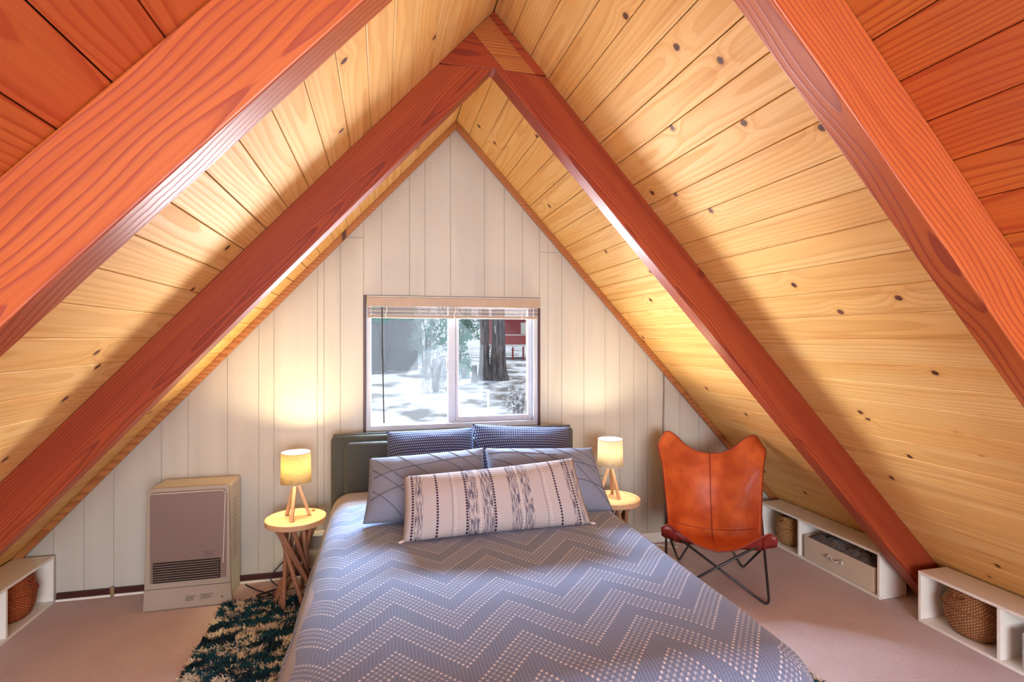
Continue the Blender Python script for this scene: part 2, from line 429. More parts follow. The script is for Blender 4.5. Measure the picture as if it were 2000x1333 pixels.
# window
def glass_mat():
    m = bpy.data.materials.new('window_glass'); m.use_nodes = True; nt = m.node_tree; nt.nodes.clear()
    out = nt.nodes.new('ShaderNodeOutputMaterial'); tr = nt.nodes.new('ShaderNodeBsdfTransparent'); gl = nt.nodes.new('ShaderNodeBsdfGlossy')
    gl.inputs['Roughness'].default_value = 0.02; gl.inputs['Color'].default_value = (0.8, 0.9, 1, 1)
    hz = nt.nodes.new('ShaderNodeBsdfTranslucent'); hz.inputs[0].default_value = (0.93, 0.96, 1, 1)
    fr = nt.nodes.new('ShaderNodeFresnel'); fr.inputs[0].default_value = 1.45
    mx = nt.nodes.new('ShaderNodeMixShader'); nt.links.new((S(nt, fr.outputs[0])*0.22).k, mx.inputs[0]); nt.links.new(tr.outputs[0], mx.inputs[1]); nt.links.new(gl.outputs[0], mx.inputs[2])
    geo = nt.nodes.new('ShaderNodeNewGeometry'); sp = nt.nodes.new('ShaderNodeSeparateXYZ'); nt.links.new(geo.outputs['Position'], sp.inputs[0])
    X, Z = S(nt, sp.outputs[0]), S(nt, sp.outputs[2])
    nz = nt.nodes.new('ShaderNodeTexNoise'); nz.inputs['Scale'].default_value = 7; nt.links.new(geo.outputs['Position'], nz.inputs['Vector']); Nn = S(nt, nz.outputs[0])
    # painted reflection haze: a mound over the meeting rail, low on both panes
    left = X.ramp(0.02, 0.33, 1.14, 1.44); right = X.ramp(0.46, 0.95, 1.36, 0.99)
    top = left*X.lt(0.46) + right*X.gt(0.46)
    msk = (top - Z + (Nn-0.5)*0.05).ramp(-0.01, 0.03)
    low = (0.5*1.0 + (Z-0.93)*-0.4)
    f = msk*0.0045 + 0.0003 + Z.ramp(1.3, 0.92)*0.0012
    m2 = nt.nodes.new('ShaderNodeMixShader'); nt.links.new(f.k, m2.inputs[0]); nt.links.new(mx.outputs[0], m2.inputs[1]); nt.links.new(hz.outputs[0], m2.inputs[2])
    nt.links.new(m2.outputs[0], out.inputs[0]); return m
GLASS = glass_mat()
win = tag(bpy.data.objects.new('window_1', None), 'sliding window with white vinyl frame and dark casing above the bed', None, kind='structure'); COL.objects.link(win)
win.location = (RX, YB, WZ0); OFF[win.name] = Vector(win.location)
fy0, fy1 = YB-0.012, YB+0.09
fr = M()
F0, F1, G0, G1 = WX0+0.016, WX1-0.016, WZ0+0.004, WZ1-0.004
fr.box(F0, F0+0.030, fy0, fy1, G0, G1); fr.box(F1-0.030, F1, fy0, fy1, G0, G1); fr.box(F0+0.03, F1-0.03, fy0, fy1, G0, G0+0.032); fr.box(F0+0.03, F1-0.03, fy0, fy1, G1-0.035, G1)
fr.build('frame', WHITE_VINYL, win, bevel=0.002)
for a, b in ((WX0, F0-0.001), (F1+0.001, WX1)):
    M().box(a, b, YB-0.022, YB+0.02, WZ0-0.005, WZ1+0.004).build('casing', DARKWOOD, win, bevel=0.002)
M().box(WX0, WX1, YB-0.02, YB+0.02, WZ1-0.002, WZ1+0.006).build('casing', DARKWOOD, win)
M().box(WX0+0.0, WX1, YB-0.05, YB+0.0, WZ0-0.022, WZ0-0.006).build('sill', WHITE_VINYL, win, bevel=0.003)
ms = M(); ms.box(0.437, 0.488, YB+0.03, YB+0.062, G0+0.033, G1-0.036); ms.build('meeting_stile', WHITE_VINYL, win, bevel=0.003)
sash = M(); sx0, sx1, sz0, sz1 = 0.489, F1-0.031, G0+0.034, G1-0.037
sash.box(sx0, sx0+0.018, YB+0.02, YB+0.05, sz0, sz1); sash.box(sx1-0.032, sx1, YB+0.02, YB+0.05, sz0, sz1); sash.box(sx0+0.018, sx1-0.032, YB+0.02, YB+0.05, sz0, sz0+0.035); sash.box(sx0+0.018, sx1-0.032, YB+0.02, YB+0.05, sz1-0.03, sz1)
sash_o = sash.build('sash', WHITE_VINYL, win, bevel=0.003)
M().box(F0+0.031, 0.436, YB+0.044, YB+0.048, G0+0.033, G1-0.036).build('pane', GLASS, win)
M().box(sx0+0.019, sx1-0.033, YB+0.033, YB+0.037, sz0+0.036, sz1-0.031).build('pane', GLASS, sash_o)
M().box(0.425, 0.437, YB+0.020, YB+0.03, 1.28, 1.35).build('latch', WHITE_VINYL, win, bevel=0.003)

# ------------------------------------------------------------------ blind, pulled up
BEIGE = plain('beige_blind', (0.42, 0.31, 0.22), 0.45, var=0.04)
SLATM = plain('taupe_slat', (0.17, 0.08, 0.07), 0.4, var=0.05)
bl = thing('window_blind', 'beige horizontal blind drawn up to the top of the window', 'blind', (RX, YB-0.05, 1.70))
M().box(F0+0.004, F1+0.006, YB-0.062, YB-0.024, 1.706, 1.765).build('valance', BEIGE, bl, bevel=0.004)
M().box(F0+0.006, F1+0.004, YB-0.066, YB-0.024, 1.766, 1.770).build('top_edge', WHITE, bl)
for k in range(8):
    z = 1.650+k*0.0066; d = 0.0 if k < 4 else 0.004
    M().box(F0+0.010, F1-0.012, YB-0.060+d, YB-0.026, z+0.001, z+0.0042).build('slat', SLATM if k in (1, 2, 5, 6) else BEIGE, bl, bevel=0.0008)
M().box(F0+0.010, F1-0.012, YB-0.062, YB-0.025, 1.630, 1.648).build('bottom_rail', BEIGE, bl, bevel=0.004)
M().tube([(0.003, YB-0.068, 1.70), (0.007, YB-0.07, 1.40), (0.016, YB-0.066, 0.955)], 0.0042, 6).build('wand', BLACKSTEEL, bl)
for x in (0.03, 0.47, 0.93):
    M().tube([(x, YB-0.0665, 1.704), (x+0.006, YB-0.068, 1.68), (x-0.005, YB-0.068, 1.655), (x, YB-0.066, 1.628)], 0.0025, 5).build('ladder_cord', WHITE, bl, smooth=True)
M().tube([(0.955, YB-0.064, 1.70), (0.957, YB-0.07, 1.3), (0.95, YB-0.066, 0.93)], 0.0016, 5).build('pull_cord', WHITE, bl)

# ------------------------------------------------------------------ BED
BX, BT = 0.478, 0.60
def fabric(name, c, c2=None, weave=420, rough=0.9, bump=0.35):
    m = Mat(name, rough, 0.15); x, y, z = m.coords()
    n = m.noise(m.vec(x, y, z), weave, 2); s = m.noise(m.vec(x, y, z), 9, 3)
    c2 = c2 or tuple(v*0.72 for v in c)
    m.color(m.mix(n.ramp(0.35, 0.65), c2, m.mix(s.ramp(0.3, 0.7), c, tuple(v*0.92 for v in c))))
    m.bump(n + s*0.4, bump, 0.0015); m.set('Sheen Weight', 0.15)
    return m.m
HEADM = fabric('charcoal_green_upholstery', (0.085, 0.095, 0.085), (0.05, 0.058, 0.052))
SHEETM = fabric('pale_grey_sheet', (0.42, 0.40, 0.40), weave=600)
bed = thing('bed', 'upholstered bed with dark grey-green padded headboard under the window', 'bed', (BX, 2.3, 0))
def soft_box(x0, x1, y0, y1, z0, z1, bev): return M().box(x0, x1, y0, y1, z0, z1), bev
M().box(-0.298, 1.254, 3.40, 3.50, 0.05, 0.905).build('headboard', HEADM, bed, bevel=0.028, smooth=True)
M().box(-0.215, 0.465, 3.335, 3.402, 0.45, 0.872).build('headboard_pad', HEADM, bed, bevel=0.03, smooth=True)
M().box(0.475, 1.175, 3.335, 3.402, 0.45, 0.872).build('headboard_pad', HEADM, bed, bevel=0.03, smooth=True)
M().tube([(-0.285, 3.445, 0.905), (0.48, 3.445, 0.909), (1.24, 3.445, 0.905)], 0.008, 8).build('piping', HEADM, bed)
M().box(-0.22, 1.18, 1.36, 3.398, 0.08, 0.32).build('base', HEADM, bed, bevel=0.02)
mt_ = M().box(-0.165, 1.12, 1.38, 3.33, 0.325, 0.56).build('mattress', SHEETM, bed, bevel=0.05, smooth=True)
for x in (-0.14, 1.10):
    for y in (1.45, 3.3): M().box(x-0.025, x+0.025, y-0.025, y+0.025, 0.0125, 0.079).build('leg', DARKWOOD, bed)

def drape(hw, y_head, y_foot, z_top, R, hang, flare, ns, nt_, wr=0.006, seed=0.0, side_only=False, head_fn=None):
    """cloth over a bed: s across, t from head to foot; returns points, uv"""
    arc = R*radians(76)
    def prof(e):
        if e <= 0: return 0.0, 0.0
        if e < arc:
            th = e/R; return R*sin(th), -R*(1-cos(th))
        th = arc/R; r = e-arc
        return R*sin(th)+r*flare, -R*(1-cos(th))-r*sqrt(1-flare*flare)
    smax = hw+arc+hang; tmax = (y_head-y_foot)+arc+hang*(0.0 if side_only else 1.0)
    P = []; UV = []
    for j in range(nt_+1):
        t = tmax*j/nt_; row = []
        for i in range(ns+1):
            s = -smax+2*smax*i/ns
            ex = abs(s)-hw; ey = t-(y_head-y_foot)
            fx = min(abs(s), hw)*(1 if s >= 0 else -1); fy = min(t, y_head-y_foot)
            ex = max(ex, 0); ey = max(ey, 0); e = hypot(ex, ey)
            if e > 0: e = max(ex, ey)*0.75+hypot(ex, ey)*0.25
            h, v = prof(e)
            if e > 0:
                l = hypot(ex, ey); dx, dy = ex/l*(1 if s >= 0 else -1), ey/l
            else: dx = dy = 0
            w = (mnoise.noise(Vector((s*2.3+seed, t*2.3, seed)))*1.6+mnoise.noise(Vector((s*6+seed, t*5, 3.1)))*0.7)*wr
            wd = 0
            if e > arc: wd = 0.022*sin((s if ey > ex else t)*15+seed)*min(1, (e-arc)/0.2)
            yh = head_fn(s) if head_fn else 0
            px = BX+fx+dx*(h+wd); py = y_head-yh*(1-t/tmax)-fy-dy*(h+wd); pz = z_top+v+w
            row.append((px, py, max(pz, 0.03))); UV.append((s, t))
        P.append(row)
    return P, UV

def duvet_mat():
    m = Mat('navy_woven_coverlet', 0.85, 0.2)
    u, v, _ = m.coords('UV')
    u = u + 0.444; yy = 3.0 - v                      # uv metres -> pattern
    P, A = 0.189, 0.2197
    cell = 0.0105
    iu = (u/cell).floor()
    zig = (iu*cell + 20*P*2).ping(P)*(A/P)
    w = yy + zig + 3.0 - 2.074
    row = 0.02441
    wr_ = w/row; ir = wr_.floor()
    band = ir.mod(8.0)
    fu = (u/cell).frac()-0.5; fw = wr_.frac()-0.5
    par = (iu+ir).mod(2.0).lt(0.5)
    dot = ((fu/0.31)*(fu/0.31)+(fw/0.21)*(fw/0.21)).ramp(1.1, 0.55)
    on = band.lt(4.5)
    edge_ = band.lt(0.5).max((band-4.0).abs().lt(0.5))
    dots = dot*on*(edge_*0.45+0.55)
    # pin stripes and weave
    pin = (fu.abs()).ramp(0.36, 0.48)
    weave = (((u*(2*pi/0.0052)).sin()*(yy*(2*pi/0.0056)).sin()))
    nz = m.noise(m.vec(u, yy, 0.0), 3.0, 2)
    big = m.noise(m.vec(u*260.0, yy*160.0, 0.0), 1.0, 2)
    base = m.mix(weave.ramp(-0.4, 0.8), (0.085, 0.13, 0.26), (0.20, 0.29, 0.48))
    base = m.mix(big.ramp(0.35, 0.7)*0.35, base, (0.28, 0.32, 0.45))
    c = m.mix(pin*0.55, base, (0.42, 0.45, 0.56))
    c = m.mix(dots*0.95, c, (0.80, 0.80, 0.82))
    m.color(c); m.bump(dots*1.2 + weave*0.35 + pin*0.3, 0.5, 0.002); m.set('Sheen Weight', 0.2)
    return m.m
P, UV = drape(0.645, 3.30, 1.40, 0.588, 0.115, 0.10, 0.25, 90, 90, 0.003, 5.0, side_only=False)
M().grid(P).build('bed_sheet', SHEETM, None, smooth=True, solid=0.004)
tag(bpy.data.objects['bed_sheet'], 'pale grey sheet showing beside the pillows at the head of the bed', 'sheet')
P, UV = drape(0.62, 3.05, 1.37, 0.605, 0.135, 0.40, 0.26, 220, 230, 0.006, 1.0, head_fn=lambda s: 0.10*max(0, min(1, (-s-0.2)/0.5)))
d = M().grid(P).build('coverlet', duvet_mat(), None, smooth=True, solid=0.008, uv=UV)
tag(d, 'blue woven bedspread with rows of white dots in zigzag chevrons', 'bedspread')

def pillow(name, label, TL, TR, BR, BL, thick, mat, group=None, n=40, pinch=0.05, wr=0.004, seed=0.0, cat='pillow', uvscale=None):
    TL, TR, BR, BL = map(Vector, (TL, TR, BR, BL))
    nrm = (TR-TL).cross(TL-BL); nrm.normalize()
    W_ = ((TR-TL).length+(BR-BL).length)/2; H_ = ((TL-BL).length+(TR-BR).length)/2
    m = M(); uv = []
    for side in (1, -1):
        P = []
        for j in range(n+1):
            v = j/n; row = []
            for i in range(n+1):
                u = i/n
                a, b = 2*u-1, 2*v-1
                # edges bow inwards between the corners
                ua = 0.5+0.5*a*(1-pinch*(1-b*b)**1.0*0.9) ; vb = 0.5+0.5*b*(1-pinch*(W_/H_)**0.5*(1-a*a))
                p = BL.lerp(BR, ua).lerp(TL.lerp(TR, ua), vb)
                h = ((1-abs(a)**2.6)**0.55)*((1-abs(b)**2.4)**0.60)
                hh = thick*0.5*h*(1+0.12*mnoise.noise(Vector((a*2+seed, b*2, seed))))
                hh += wr*h*mnoise.noise(Vector((a*W_*14+seed, b*H_*14, seed+7)))
                p = p + nrm*hh*side
                row.append(p); uv.append(((u-0.5)*W_, (v-0.5)*H_))
            P.append(row)
        m.grid(P)
    # weld the rim through bmesh merge
    import bmesh
    o = m.build(name, mat, None, smooth=True, uv=uv)
    bm = bmesh.new(); bm.from_mesh(o.data); bmesh.ops.remove_doubles(bm, verts=bm.verts, dist=0.0004); bmesh.ops.recalc_face_normals(bm, faces=bm.faces); bm.to_mesh(o.data); bm.free()
    o.data.polygons.foreach_set('use_smooth', [True]*len(o.data.polygons))
    tag(o, label, cat, group)
    ed = [BL, BR, TR, TL]; pts = []
    return o, (TL, TR, BR, BL, nrm, W_, H_, pinch, thick)

def sham_mat():
    m = Mat('navy_dotted_cotton', 0.9, 0.15); u, v, _ = m.coords('UV')
    c, r = 0.011, 0.0165
    iv = (v/r).floor(); off = iv.mod(2.0)*0.5
    fu = (u/c+off).frac()-0.5; fv = (v/r).frac()-0.5
    dot = ((fu/0.24)*(fu/0.24)+(fv/0.30)*(fv/0.30)).ramp(1.2, 0.6)
    wv = (u*(2*pi/0.004)).sin()*(v*(2*pi/0.004)).sin()
    b = m.mix(wv.ramp(-0.5, 0.5), (0.020, 0.032, 0.09), (0.045, 0.065, 0.16))
    m.color(m.mix(dot*0.85, b, (0.50, 0.55, 0.68))); m.bump(dot+wv*0.4, 0.5, 0.0015)
    return m.m
SHAM = sham_mat()
def pleat_mat(c):
    m = Mat('grey_pleated_cotton', 0.8, 0.2); u, v, _ = m.coords('UV')
    n = m.noise(m.vec(u, v, 0.0), 500, 2); s = m.noise(m.vec(u, v, 0.0), 8, 2)
    m.color(m.mix(n.ramp(0.3, 0.7), tuple(q*0.86 for q in c), m.mix(s, c, tuple(q*0.9 for q in c)))); m.bump(n+s*2.0, 0.3, 0.001)
    return m.m
PLEAT = pleat_mat((0.215, 0.235, 0.31)); PINT = pleat_mat((0.12, 0.125, 0.17))
def lumbar_mat():
    m = Mat('striped_woven_cotton', 0.92, 0.12); u, v, _ = m.coords('UV')
    n = m.noise(m.vec(u, v, 0.0), 450, 2)
    c = m.mix(n.ramp(0.3, 0.7), (0.38, 0.34, 0.345), (0.50, 0.455, 0.46))
    dashn = m.noise(m.vec(u*260.0, v*22.0, 0.0), 1.0, 1.5)
    wob = m.noise(m.vec(u*3.0, v*26.0, 2.0), 1.0, 1.0)
    uu = u + (wob-0.5)*0.006
    thread = dashn.ramp(0.47, 0.56)
    for a, b in ((-0.385, -0.352), (-0.155, -0.105), (-0.085, -0.035), (0.045, 0.09), (0.105, 0.15), (0.345, 0.365), (0.385, 0.405)):
        c = m.mix((uu.ramp(a-0.004, a+0.004)*uu.ramp(b+0.004, b-0.004))*thread*0.9, c, (0.075, 0.07, 0.12))
    dash = (v/0.0125).frac().ramp(0.12, 0.22)*(v/0.0125).frac().ramp(0.88, 0.78)
    for a in (-0.395, -0.288, -0.158, -0.030, 0.282, 0.372):
        c = m.mix(((u-a).abs().ramp(0.0058, 0.0040))*dash, c, (0.035, 0.018, 0.045))
    for a in (-0.222, 0.215): c = m.mix(((u-a).abs().ramp(0.0020, 0.0012))*0.7, c, (0.12, 0.10, 0.13))
    rope = ((v*(2*pi/0.014)).sin()*0.5+0.5)
    rm = None
    for a in (-0.208, -0.097, 0.097, 0.232):
        k = (u-a).abs().ramp(0.008, 0.003); rm = k if rm is None else rm+k
    c = m.mix(rm*rope*0.5, c, (0.70, 0.64, 0.62))
    m.color(c); m.bump(n*0.4+rm*rope*1.5+thread*0.3, 0.6, 0.002)
    return m.m
g_ = 'pillows on the bed'
pillow('sham', 'navy pillow with small white dots, left one against the headboard', (0.03, 3.20, 0.958), (0.535, 3.19, 0.965), (0.53, 3.02, 0.63), (0.02, 3.03, 0.63), 0.20, SHAM, 'dotted shams', seed=1, pinch=0.03)
pillow('sham', 'navy pillow with small white dots, right one against the headboard and the tallest', (0.525, 3.15, 0.992), (1.135, 3.17, 0.945), (1.12, 3.00, 0.63), (0.535, 2.99, 0.63), 0.21, SHAM, 'dotted shams', seed=2, pinch=0.03)
def pleated(label, C, seed, lines, knot=None):
    root = thing('throw_pillow', label, 'pillow', tuple((Vector(C[2])+Vector(C[3]))/2), 'grey pleated pillows')
    o, (TL, TR, BR, BL, nrm, W_, H_, pinch, thick) = pillow('cushion', None, *C, 0.20, PLEAT, None, seed=seed, pinch=0.035)
    for k in ('category', 'group', 'label'):
        if k in o: del o[k]
    off = Vector(root.location)
    for vt in o.data.vertices: vt.co = vt.co-off
    o.parent = root; OFF[o.name] = off
    def surf(u, v):
        a, b = 2*u-1, 2*v-1
        ua = 0.5+0.5*a*(1-pinch*(1-b*b)*0.9); vb = 0.5+0.5*b*(1-pinch*(W_/H_)**0.5*(1-a*a))
        p = BL.lerp(BR, ua).lerp(TL.lerp(TR, ua), vb)
        h = (max(0, 1-abs(a)**2.6)**0.55)*(max(0, 1-abs(b)**2.4)**0.60)
        hh = thick*0.5*h*(1+0.12*mnoise.noise(Vector((a*2+seed, b*2, seed))))
        hh += 0.004*h*mnoise.noise(Vector((a*W_*14+seed, b*H_*14, seed+7)))
        return p - nrm*hh*FS
    # room side is the side whose normal faces -y
    FS = 1 if nrm.y > 0 else -1
    for (u0, v0, u1, v1, bow) in lines:
        pts = []
        for k in range(15):
            t = k/14; u = u0+(u1-u0)*t; v = v0+(v1-v0)*t+bow*sin(pi*t)
            pts.append(surf(min(.985, max(.015, u)), min(.98, max(.02, v))))
        M().tube(pts, 0.0028, 5).build('pintuck', PINT, root, smooth=True)
    pts = [surf(t/20, 0.012) for t in range(21)]+[surf(0.988, t/12) for t in range(13)]+[surf(1-t/20, 0.988) for t in range(21)]+[surf(0.012, 1-t/12) for t in range(13)]
    return root
lnA = [(0.05, 0.62, 0.72, 0.80, 0.03), (0.04, 0.30, 0.60, 0.55, 0.04), (0.06, 0.93, 0.40, 0.42, -0.03), (0.24, 0.97, 0.62, 0.45, -0.02), (0.50, 0.97, 0.80, 0.62, -0.01), (0.68, 0.97, 0.93, 0.66, -0.01),
       (0.62, 0.80, 0.98, 0.86, 0.0), (0.05, 0.42, 0.30, 0.05, 0.02), (0.04, 0.75, 0.50, 0.10, 0.0), (0.84, 0.97, 0.97, 0.8, 0)]
pleated('slate grey pleated pillow on the left, behind the long striped one', ((-0.060, 2.80, 0.895), (0.520, 2.78, 0.925), (0.515, 2.56, 0.615), (-0.085, 2.62, 0.625)), 3.3, lnA)
lnB = [(0.04, 0.80, 0.30, 0.50, 0.02), (0.20, 0.97, 0.52, 0.50, 0.0), (0.40, 0.97, 0.70, 0.55, 0.0), (0.60, 0.97, 0.93, 0.55, 0.0), (0.78, 0.97, 0.97, 0.72, 0.0),
       (0.60, 0.66, 0.97, 0.62, 0.02), (0.62, 0.42, 0.97, 0.30, 0.02), (0.02, 0.9, 0.60, 0.80, 0.0), (0.75, 0.62, 0.98, 0.10, 0.0)]
pleated('slate grey pleated pillow on the right, leaning over the bedside', ((0.530, 2.80, 0.918), (1.120, 2.76, 0.900), (1.175, 2.60, 0.600), (0.520, 2.56, 0.615)), 9.1, lnB)
lum = thing('lumbar_pillow', 'long beige pillow with dark woven stripes lying in front of the other pillows', 'pillow', (0.53, 2.42, 0.61))
o, info = pillow('cushion', None, (0.100, 2.50, 0.868), (0.925, 2.53, 0.902), (0.975, 2.40, 0.615), (0.088, 2.37, 0.617), 0.17, lumbar_mat(), None, seed=4.4, pinch=0.02)
for k in ('category', 'group', 'label'):
    if k in o: del o[k]
for vt in o.data.vertices: vt.co = vt.co-Vector(lum.location)
o.parent = lum
TASS = plain('cream_yarn', (0.6, 0.55, 0.54), 0.9)
for c, e in (((0.088, 2.37, 0.620), (-1, -.3, -.1)), ((0.975, 2.40, 0.618), (1, -.3, -.1))):
    c = Vector(c); e = Vector(e).normalized()
    M().tube([c-e*0.012, c+e*0.005, c+e*0.018], [0.003, 0.007, 0.004], 8).build('tassel', TASS, lum, smooth=True)

# ------------------------------------------------------------------ bedside tables
def side_table(label, cx, cy, ztop, r, seed):
    rnd = random.Random(seed)
    t = thing('side_table', label, 'table', (cx, cy, 0), 'round bedside tables')
    top = M().lathe([(0.0, -0.036), (r*0.93, -0.036), (r, -0.030), (r, -0.002), (r-0.004, 0.0), (r-0.026, 0.0), (r-0.030, -0.006), (0.0, -0.006)], (cx, cy, ztop), 48)
    top.build('table_top', LIGHTW, t, smooth=False, bevel=0.001)
    n = 11
    for k in range(n):
        a = 2*pi*k/n+rnd.uniform(-.12, .12); tw = radians(128)+rnd.uniform(-.25, .25)
        rt, rb = r*0.66*rnd.uniform(.9, 1.05), r*0.80*rnd.uniform(.85, 1.08)
        p0 = Vector((cx+rt*cos(a), cy+rt*sin(a), ztop-0.037)); p1 = Vector((cx+rb*cos(a+tw), cy+rb*sin(a+tw), 0.004))
        m_ = (p0+p1)/2+Vector((rnd.uniform(-.008, .008), rnd.uniform(-.008, .008), 0))
        M().tube([p0, p0.lerp(m_, .5), m_, m_.lerp(p1, .5), p1], [0.0115, 0.0125, 0.012, 0.0125, 0.012], 9).build('leg', TEAK, t, smooth=True)
    return t
side_table('round wooden side table with crossing branch legs between the heater and the bed', -0.475, 3.28, 0.478, 0.165, 11)
side_table('round wooden side table with branch legs mostly hidden behind the bed, beside the chair', 1.452, 3.20, 0.478, 0.165, 23)

def shade_mat(name, c):
    m = bpy.data.materials.new(name); m.use_nodes = True; nt = m.node_tree; nt.nodes.clear()
    out = nt.nodes.new('ShaderNodeOutputMaterial'); d = nt.nodes.new('ShaderNodeBsdfDiffuse'); t = nt.nodes.new('ShaderNodeBsdfTranslucent'); mx = nt.nodes.new('ShaderNodeMixShader')
    tc = nt.nodes.new('ShaderNodeTexCoord'); n1 = nt.nodes.new('ShaderNodeTexNoise'); n1.inputs['Scale'].default_value = 90; n1.inputs['Detail'].default_value = 4; nt.links.new(tc.outputs['Object'], n1.inputs['Vector'])
    rp = nt.nodes.new('ShaderNodeMix'); rp.data_type = 'RGBA'; nt.links.new(n1.outputs[0], rp.inputs[0])
    rp.inputs[6].default_value = (*[v*0.55 for v in c], 1); rp.inputs[7].default_value = (*[min(1, v*1.15) for v in c], 1)
    nt.links.new(rp.outputs[2], d.inputs[0]); nt.links.new(rp.outputs[2], t.inputs[0]); mx.inputs[0].default_value = 0.55
    nt.links.new(d.outputs[0], mx.inputs[1]); nt.links.new(t.outputs[0], mx.inputs[2]); nt.links.new(mx.outputs[0], out.inputs[0]); return m
def emis(name, c, s):
    m = bpy.data.materials.new(name); m.use_nodes = True; b = m.node_tree.nodes['Principled BSDF']
    b.inputs['Emission Color'].default_value = (*c, 1); b.inputs['Emission Strength'].default_value = s; return m
BULB = emis('glowing_bulb', (1, 0.82, 0.5), 14)
METALD = plain('lamp_metal', (0.20, 0.18, 0.16), 0.35, metallic=0.8)
def lamp(label, cx, cy, zb, watts, shade, col, rot):
    t = thing('table_lamp', label, 'lamp', (cx, cy, zb), 'small tripod bedside lamps')
    H = 0.392; hs = 0.172; zt = zb+H-0.018
    r0, r1 = 0.082, 0.078
    sh_ = M().lathe([(r0, zt-hs), (r1, zt)], (cx, cy, 0), 40); sh_ = sh_.build('lamp_shade', shade, t, smooth=True, solid=0.0015)
    for rr, z in ((r0, zt-hs), (r1, zt)):
        M().tube([(cx+rr*cos(2*pi*k/32), cy+rr*sin(2*pi*k/32), z) for k in range(32)], 0.0022, 6, closed=True).build('shade_rim', TASS, sh_, smooth=True)
    so_ = M().cyl((cx, cy, zt-hs-0.006), (cx, cy, zt-hs+0.03), 0.012, 0.012, 12).build('socket', METALD, t, smooth=False)
    M().lathe([(0.0, 0.0), (0.012, 0.004), (0.02, 0.03), (0.027, 0.055), (0.022, 0.078), (0.0, 0.09)], (cx, cy, zt-hs+0.03), 16).build('bulb', BULB, so_, smooth=True)
    for k in range(3):
        a = rot+2*pi*k/3; top = Vector((cx+0.008*cos(a), cy+0.008*sin(a), zt-hs-0.002)); bot = Vector((cx+0.075*cos(a), cy+0.075*sin(a), zb+0.001))
        dvec = (bot-top).normalized(); sd = Vector((-sin(a), cos(a), 0)); f = dvec.cross(sd)
        m = M(); w, h = 0.0085, 0.0085; vs = []
        for p, z in ((top, zt-hs-0.002), (bot, zb+0.001)):
            for sx, sy in ((-1, -1), (1, -1), (1, 1), (-1, 1)):
                q = p+sd*w*sx+f*h*sy
                tt = (z-q.z)/dvec.z; q = q+dvec*tt; vs.append(q)
        m.add(vs, [(0, 3, 2, 1), (4, 5, 6, 7), (0, 1, 5, 4), (1, 2, 6, 5), (2, 3, 7, 6), (3, 0, 4, 7)]).build('leg', LIGHTW, t, bevel=0.001)
    l = light('lamp_light', 'POINT', (cx, cy, zt-hs+0.115), watts, col, radius=0.035)
    return t
lamp('small tripod lamp with yellow-glowing linen shade on the left side table by the heater', -0.475, 3.28, 0.473, 40.0, shade_mat('linen_shade_yellow', (0.90, 0.74, 0.44)), (1.0, 0.78, 0.42), radians(-100))
lamp('small tripod lamp with white linen shade on the right side table behind the pillows', 1.438, 3.23, 0.473, 26.0, shade_mat('linen_shade_white', (0.86, 0.78, 0.62)), (1.0, 0.85, 0.6), radians(-65))

# ------------------------------------------------------------------ heater
HEATS = plain('cream_heater_case', (0.64, 0.61, 0.50), 0.5, var=0.02)
HEATF = plain('taupe_metallic_panel', (0.24, 0.175, 0.15), 0.38, 0.5, 0.25, var=0.03, scale=3)
HEATL = plain('pale_taupe_panel', (0.38, 0.32, 0.26), 0.42, 0.5, 0.1, var=0.02)
ht = thing('wall_heater', 'cream and taupe wall heater with slatted grille standing left of the side table', 'heater', (-1.04, 3.45, 0))
hx0, hx1, hy, zt = -1.245, -0.835, 3.335, 0.675
M().box(hx0, hx1, hy+0.012, 3.575, 0.002, 0.665).build('case', HEATS, ht, bevel=0.012)
def fp(tx):  # front cover outline, narrower at the top, rounded upper corners
    pts = [(hx0-0.022, 0.004), (hx1+0.016, 0.004), (hx1+0.006, 0.13)]
    for k in range(7):
        a = pi/2*k/6; pts.append((hx1-0.022+0.022*cos(a), zt-0.022+0.022*sin(a)))
    for k in range(7):
        a = pi/2+pi/2*k/6; pts.append((hx0+0.022+0.022*cos(a), zt-0.022+0.022*sin(a)))
    pts.append((hx0-0.014, 0.13)); return pts
M().prism(fp(0), hy-0.012, hy+0.012).build('front_cover', HEATL, ht, bevel=0.004)
pz = [(hx0+0.016, 0.155), (hx1-0.014, 0.155), (hx1-0.010, zt-0.05), (hx1-0.022, zt-0.020), (hx0+0.030, zt-0.020), (hx0+0.016, zt-0.045)]
M().prism(pz, hy-0.0155, hy-0.0115).build('front_panel', HEATF, ht, bevel=0.003)
M().tube([(hx0+0.03, hy-0.0165, zt-0.030), (hx1-0.035, hy-0.0165, zt-0.028), (hx1-0.018, hy-0.0165, zt-0.042), (hx1-0.030, hy-0.0165, 0.24)], 0.0016, 5).build('pinstripe', WHITE, ht)
gx0, gx1, gz0, gz1 = hx0+0.030, hx1-0.044, 0.155, 0.268
gr_ = M().box(gx0, gx1, hy-0.018, hy-0.0130, gz0, gz1).build('grille', DARK, ht, bevel=0.003)
for k in range(8):
    z = gz0+0.010+k*0.0132
    M().box(gx0+0.004, gx1-0.004, hy-0.0225, hy-0.0175, z, z+0.0042).build('slat', HEATF, gr_)
M().box(hx0-0.012, hx1+0.006, hy-0.0135, hy-0.0118, 0.121, 0.1228).build('seam', DARK, ht)
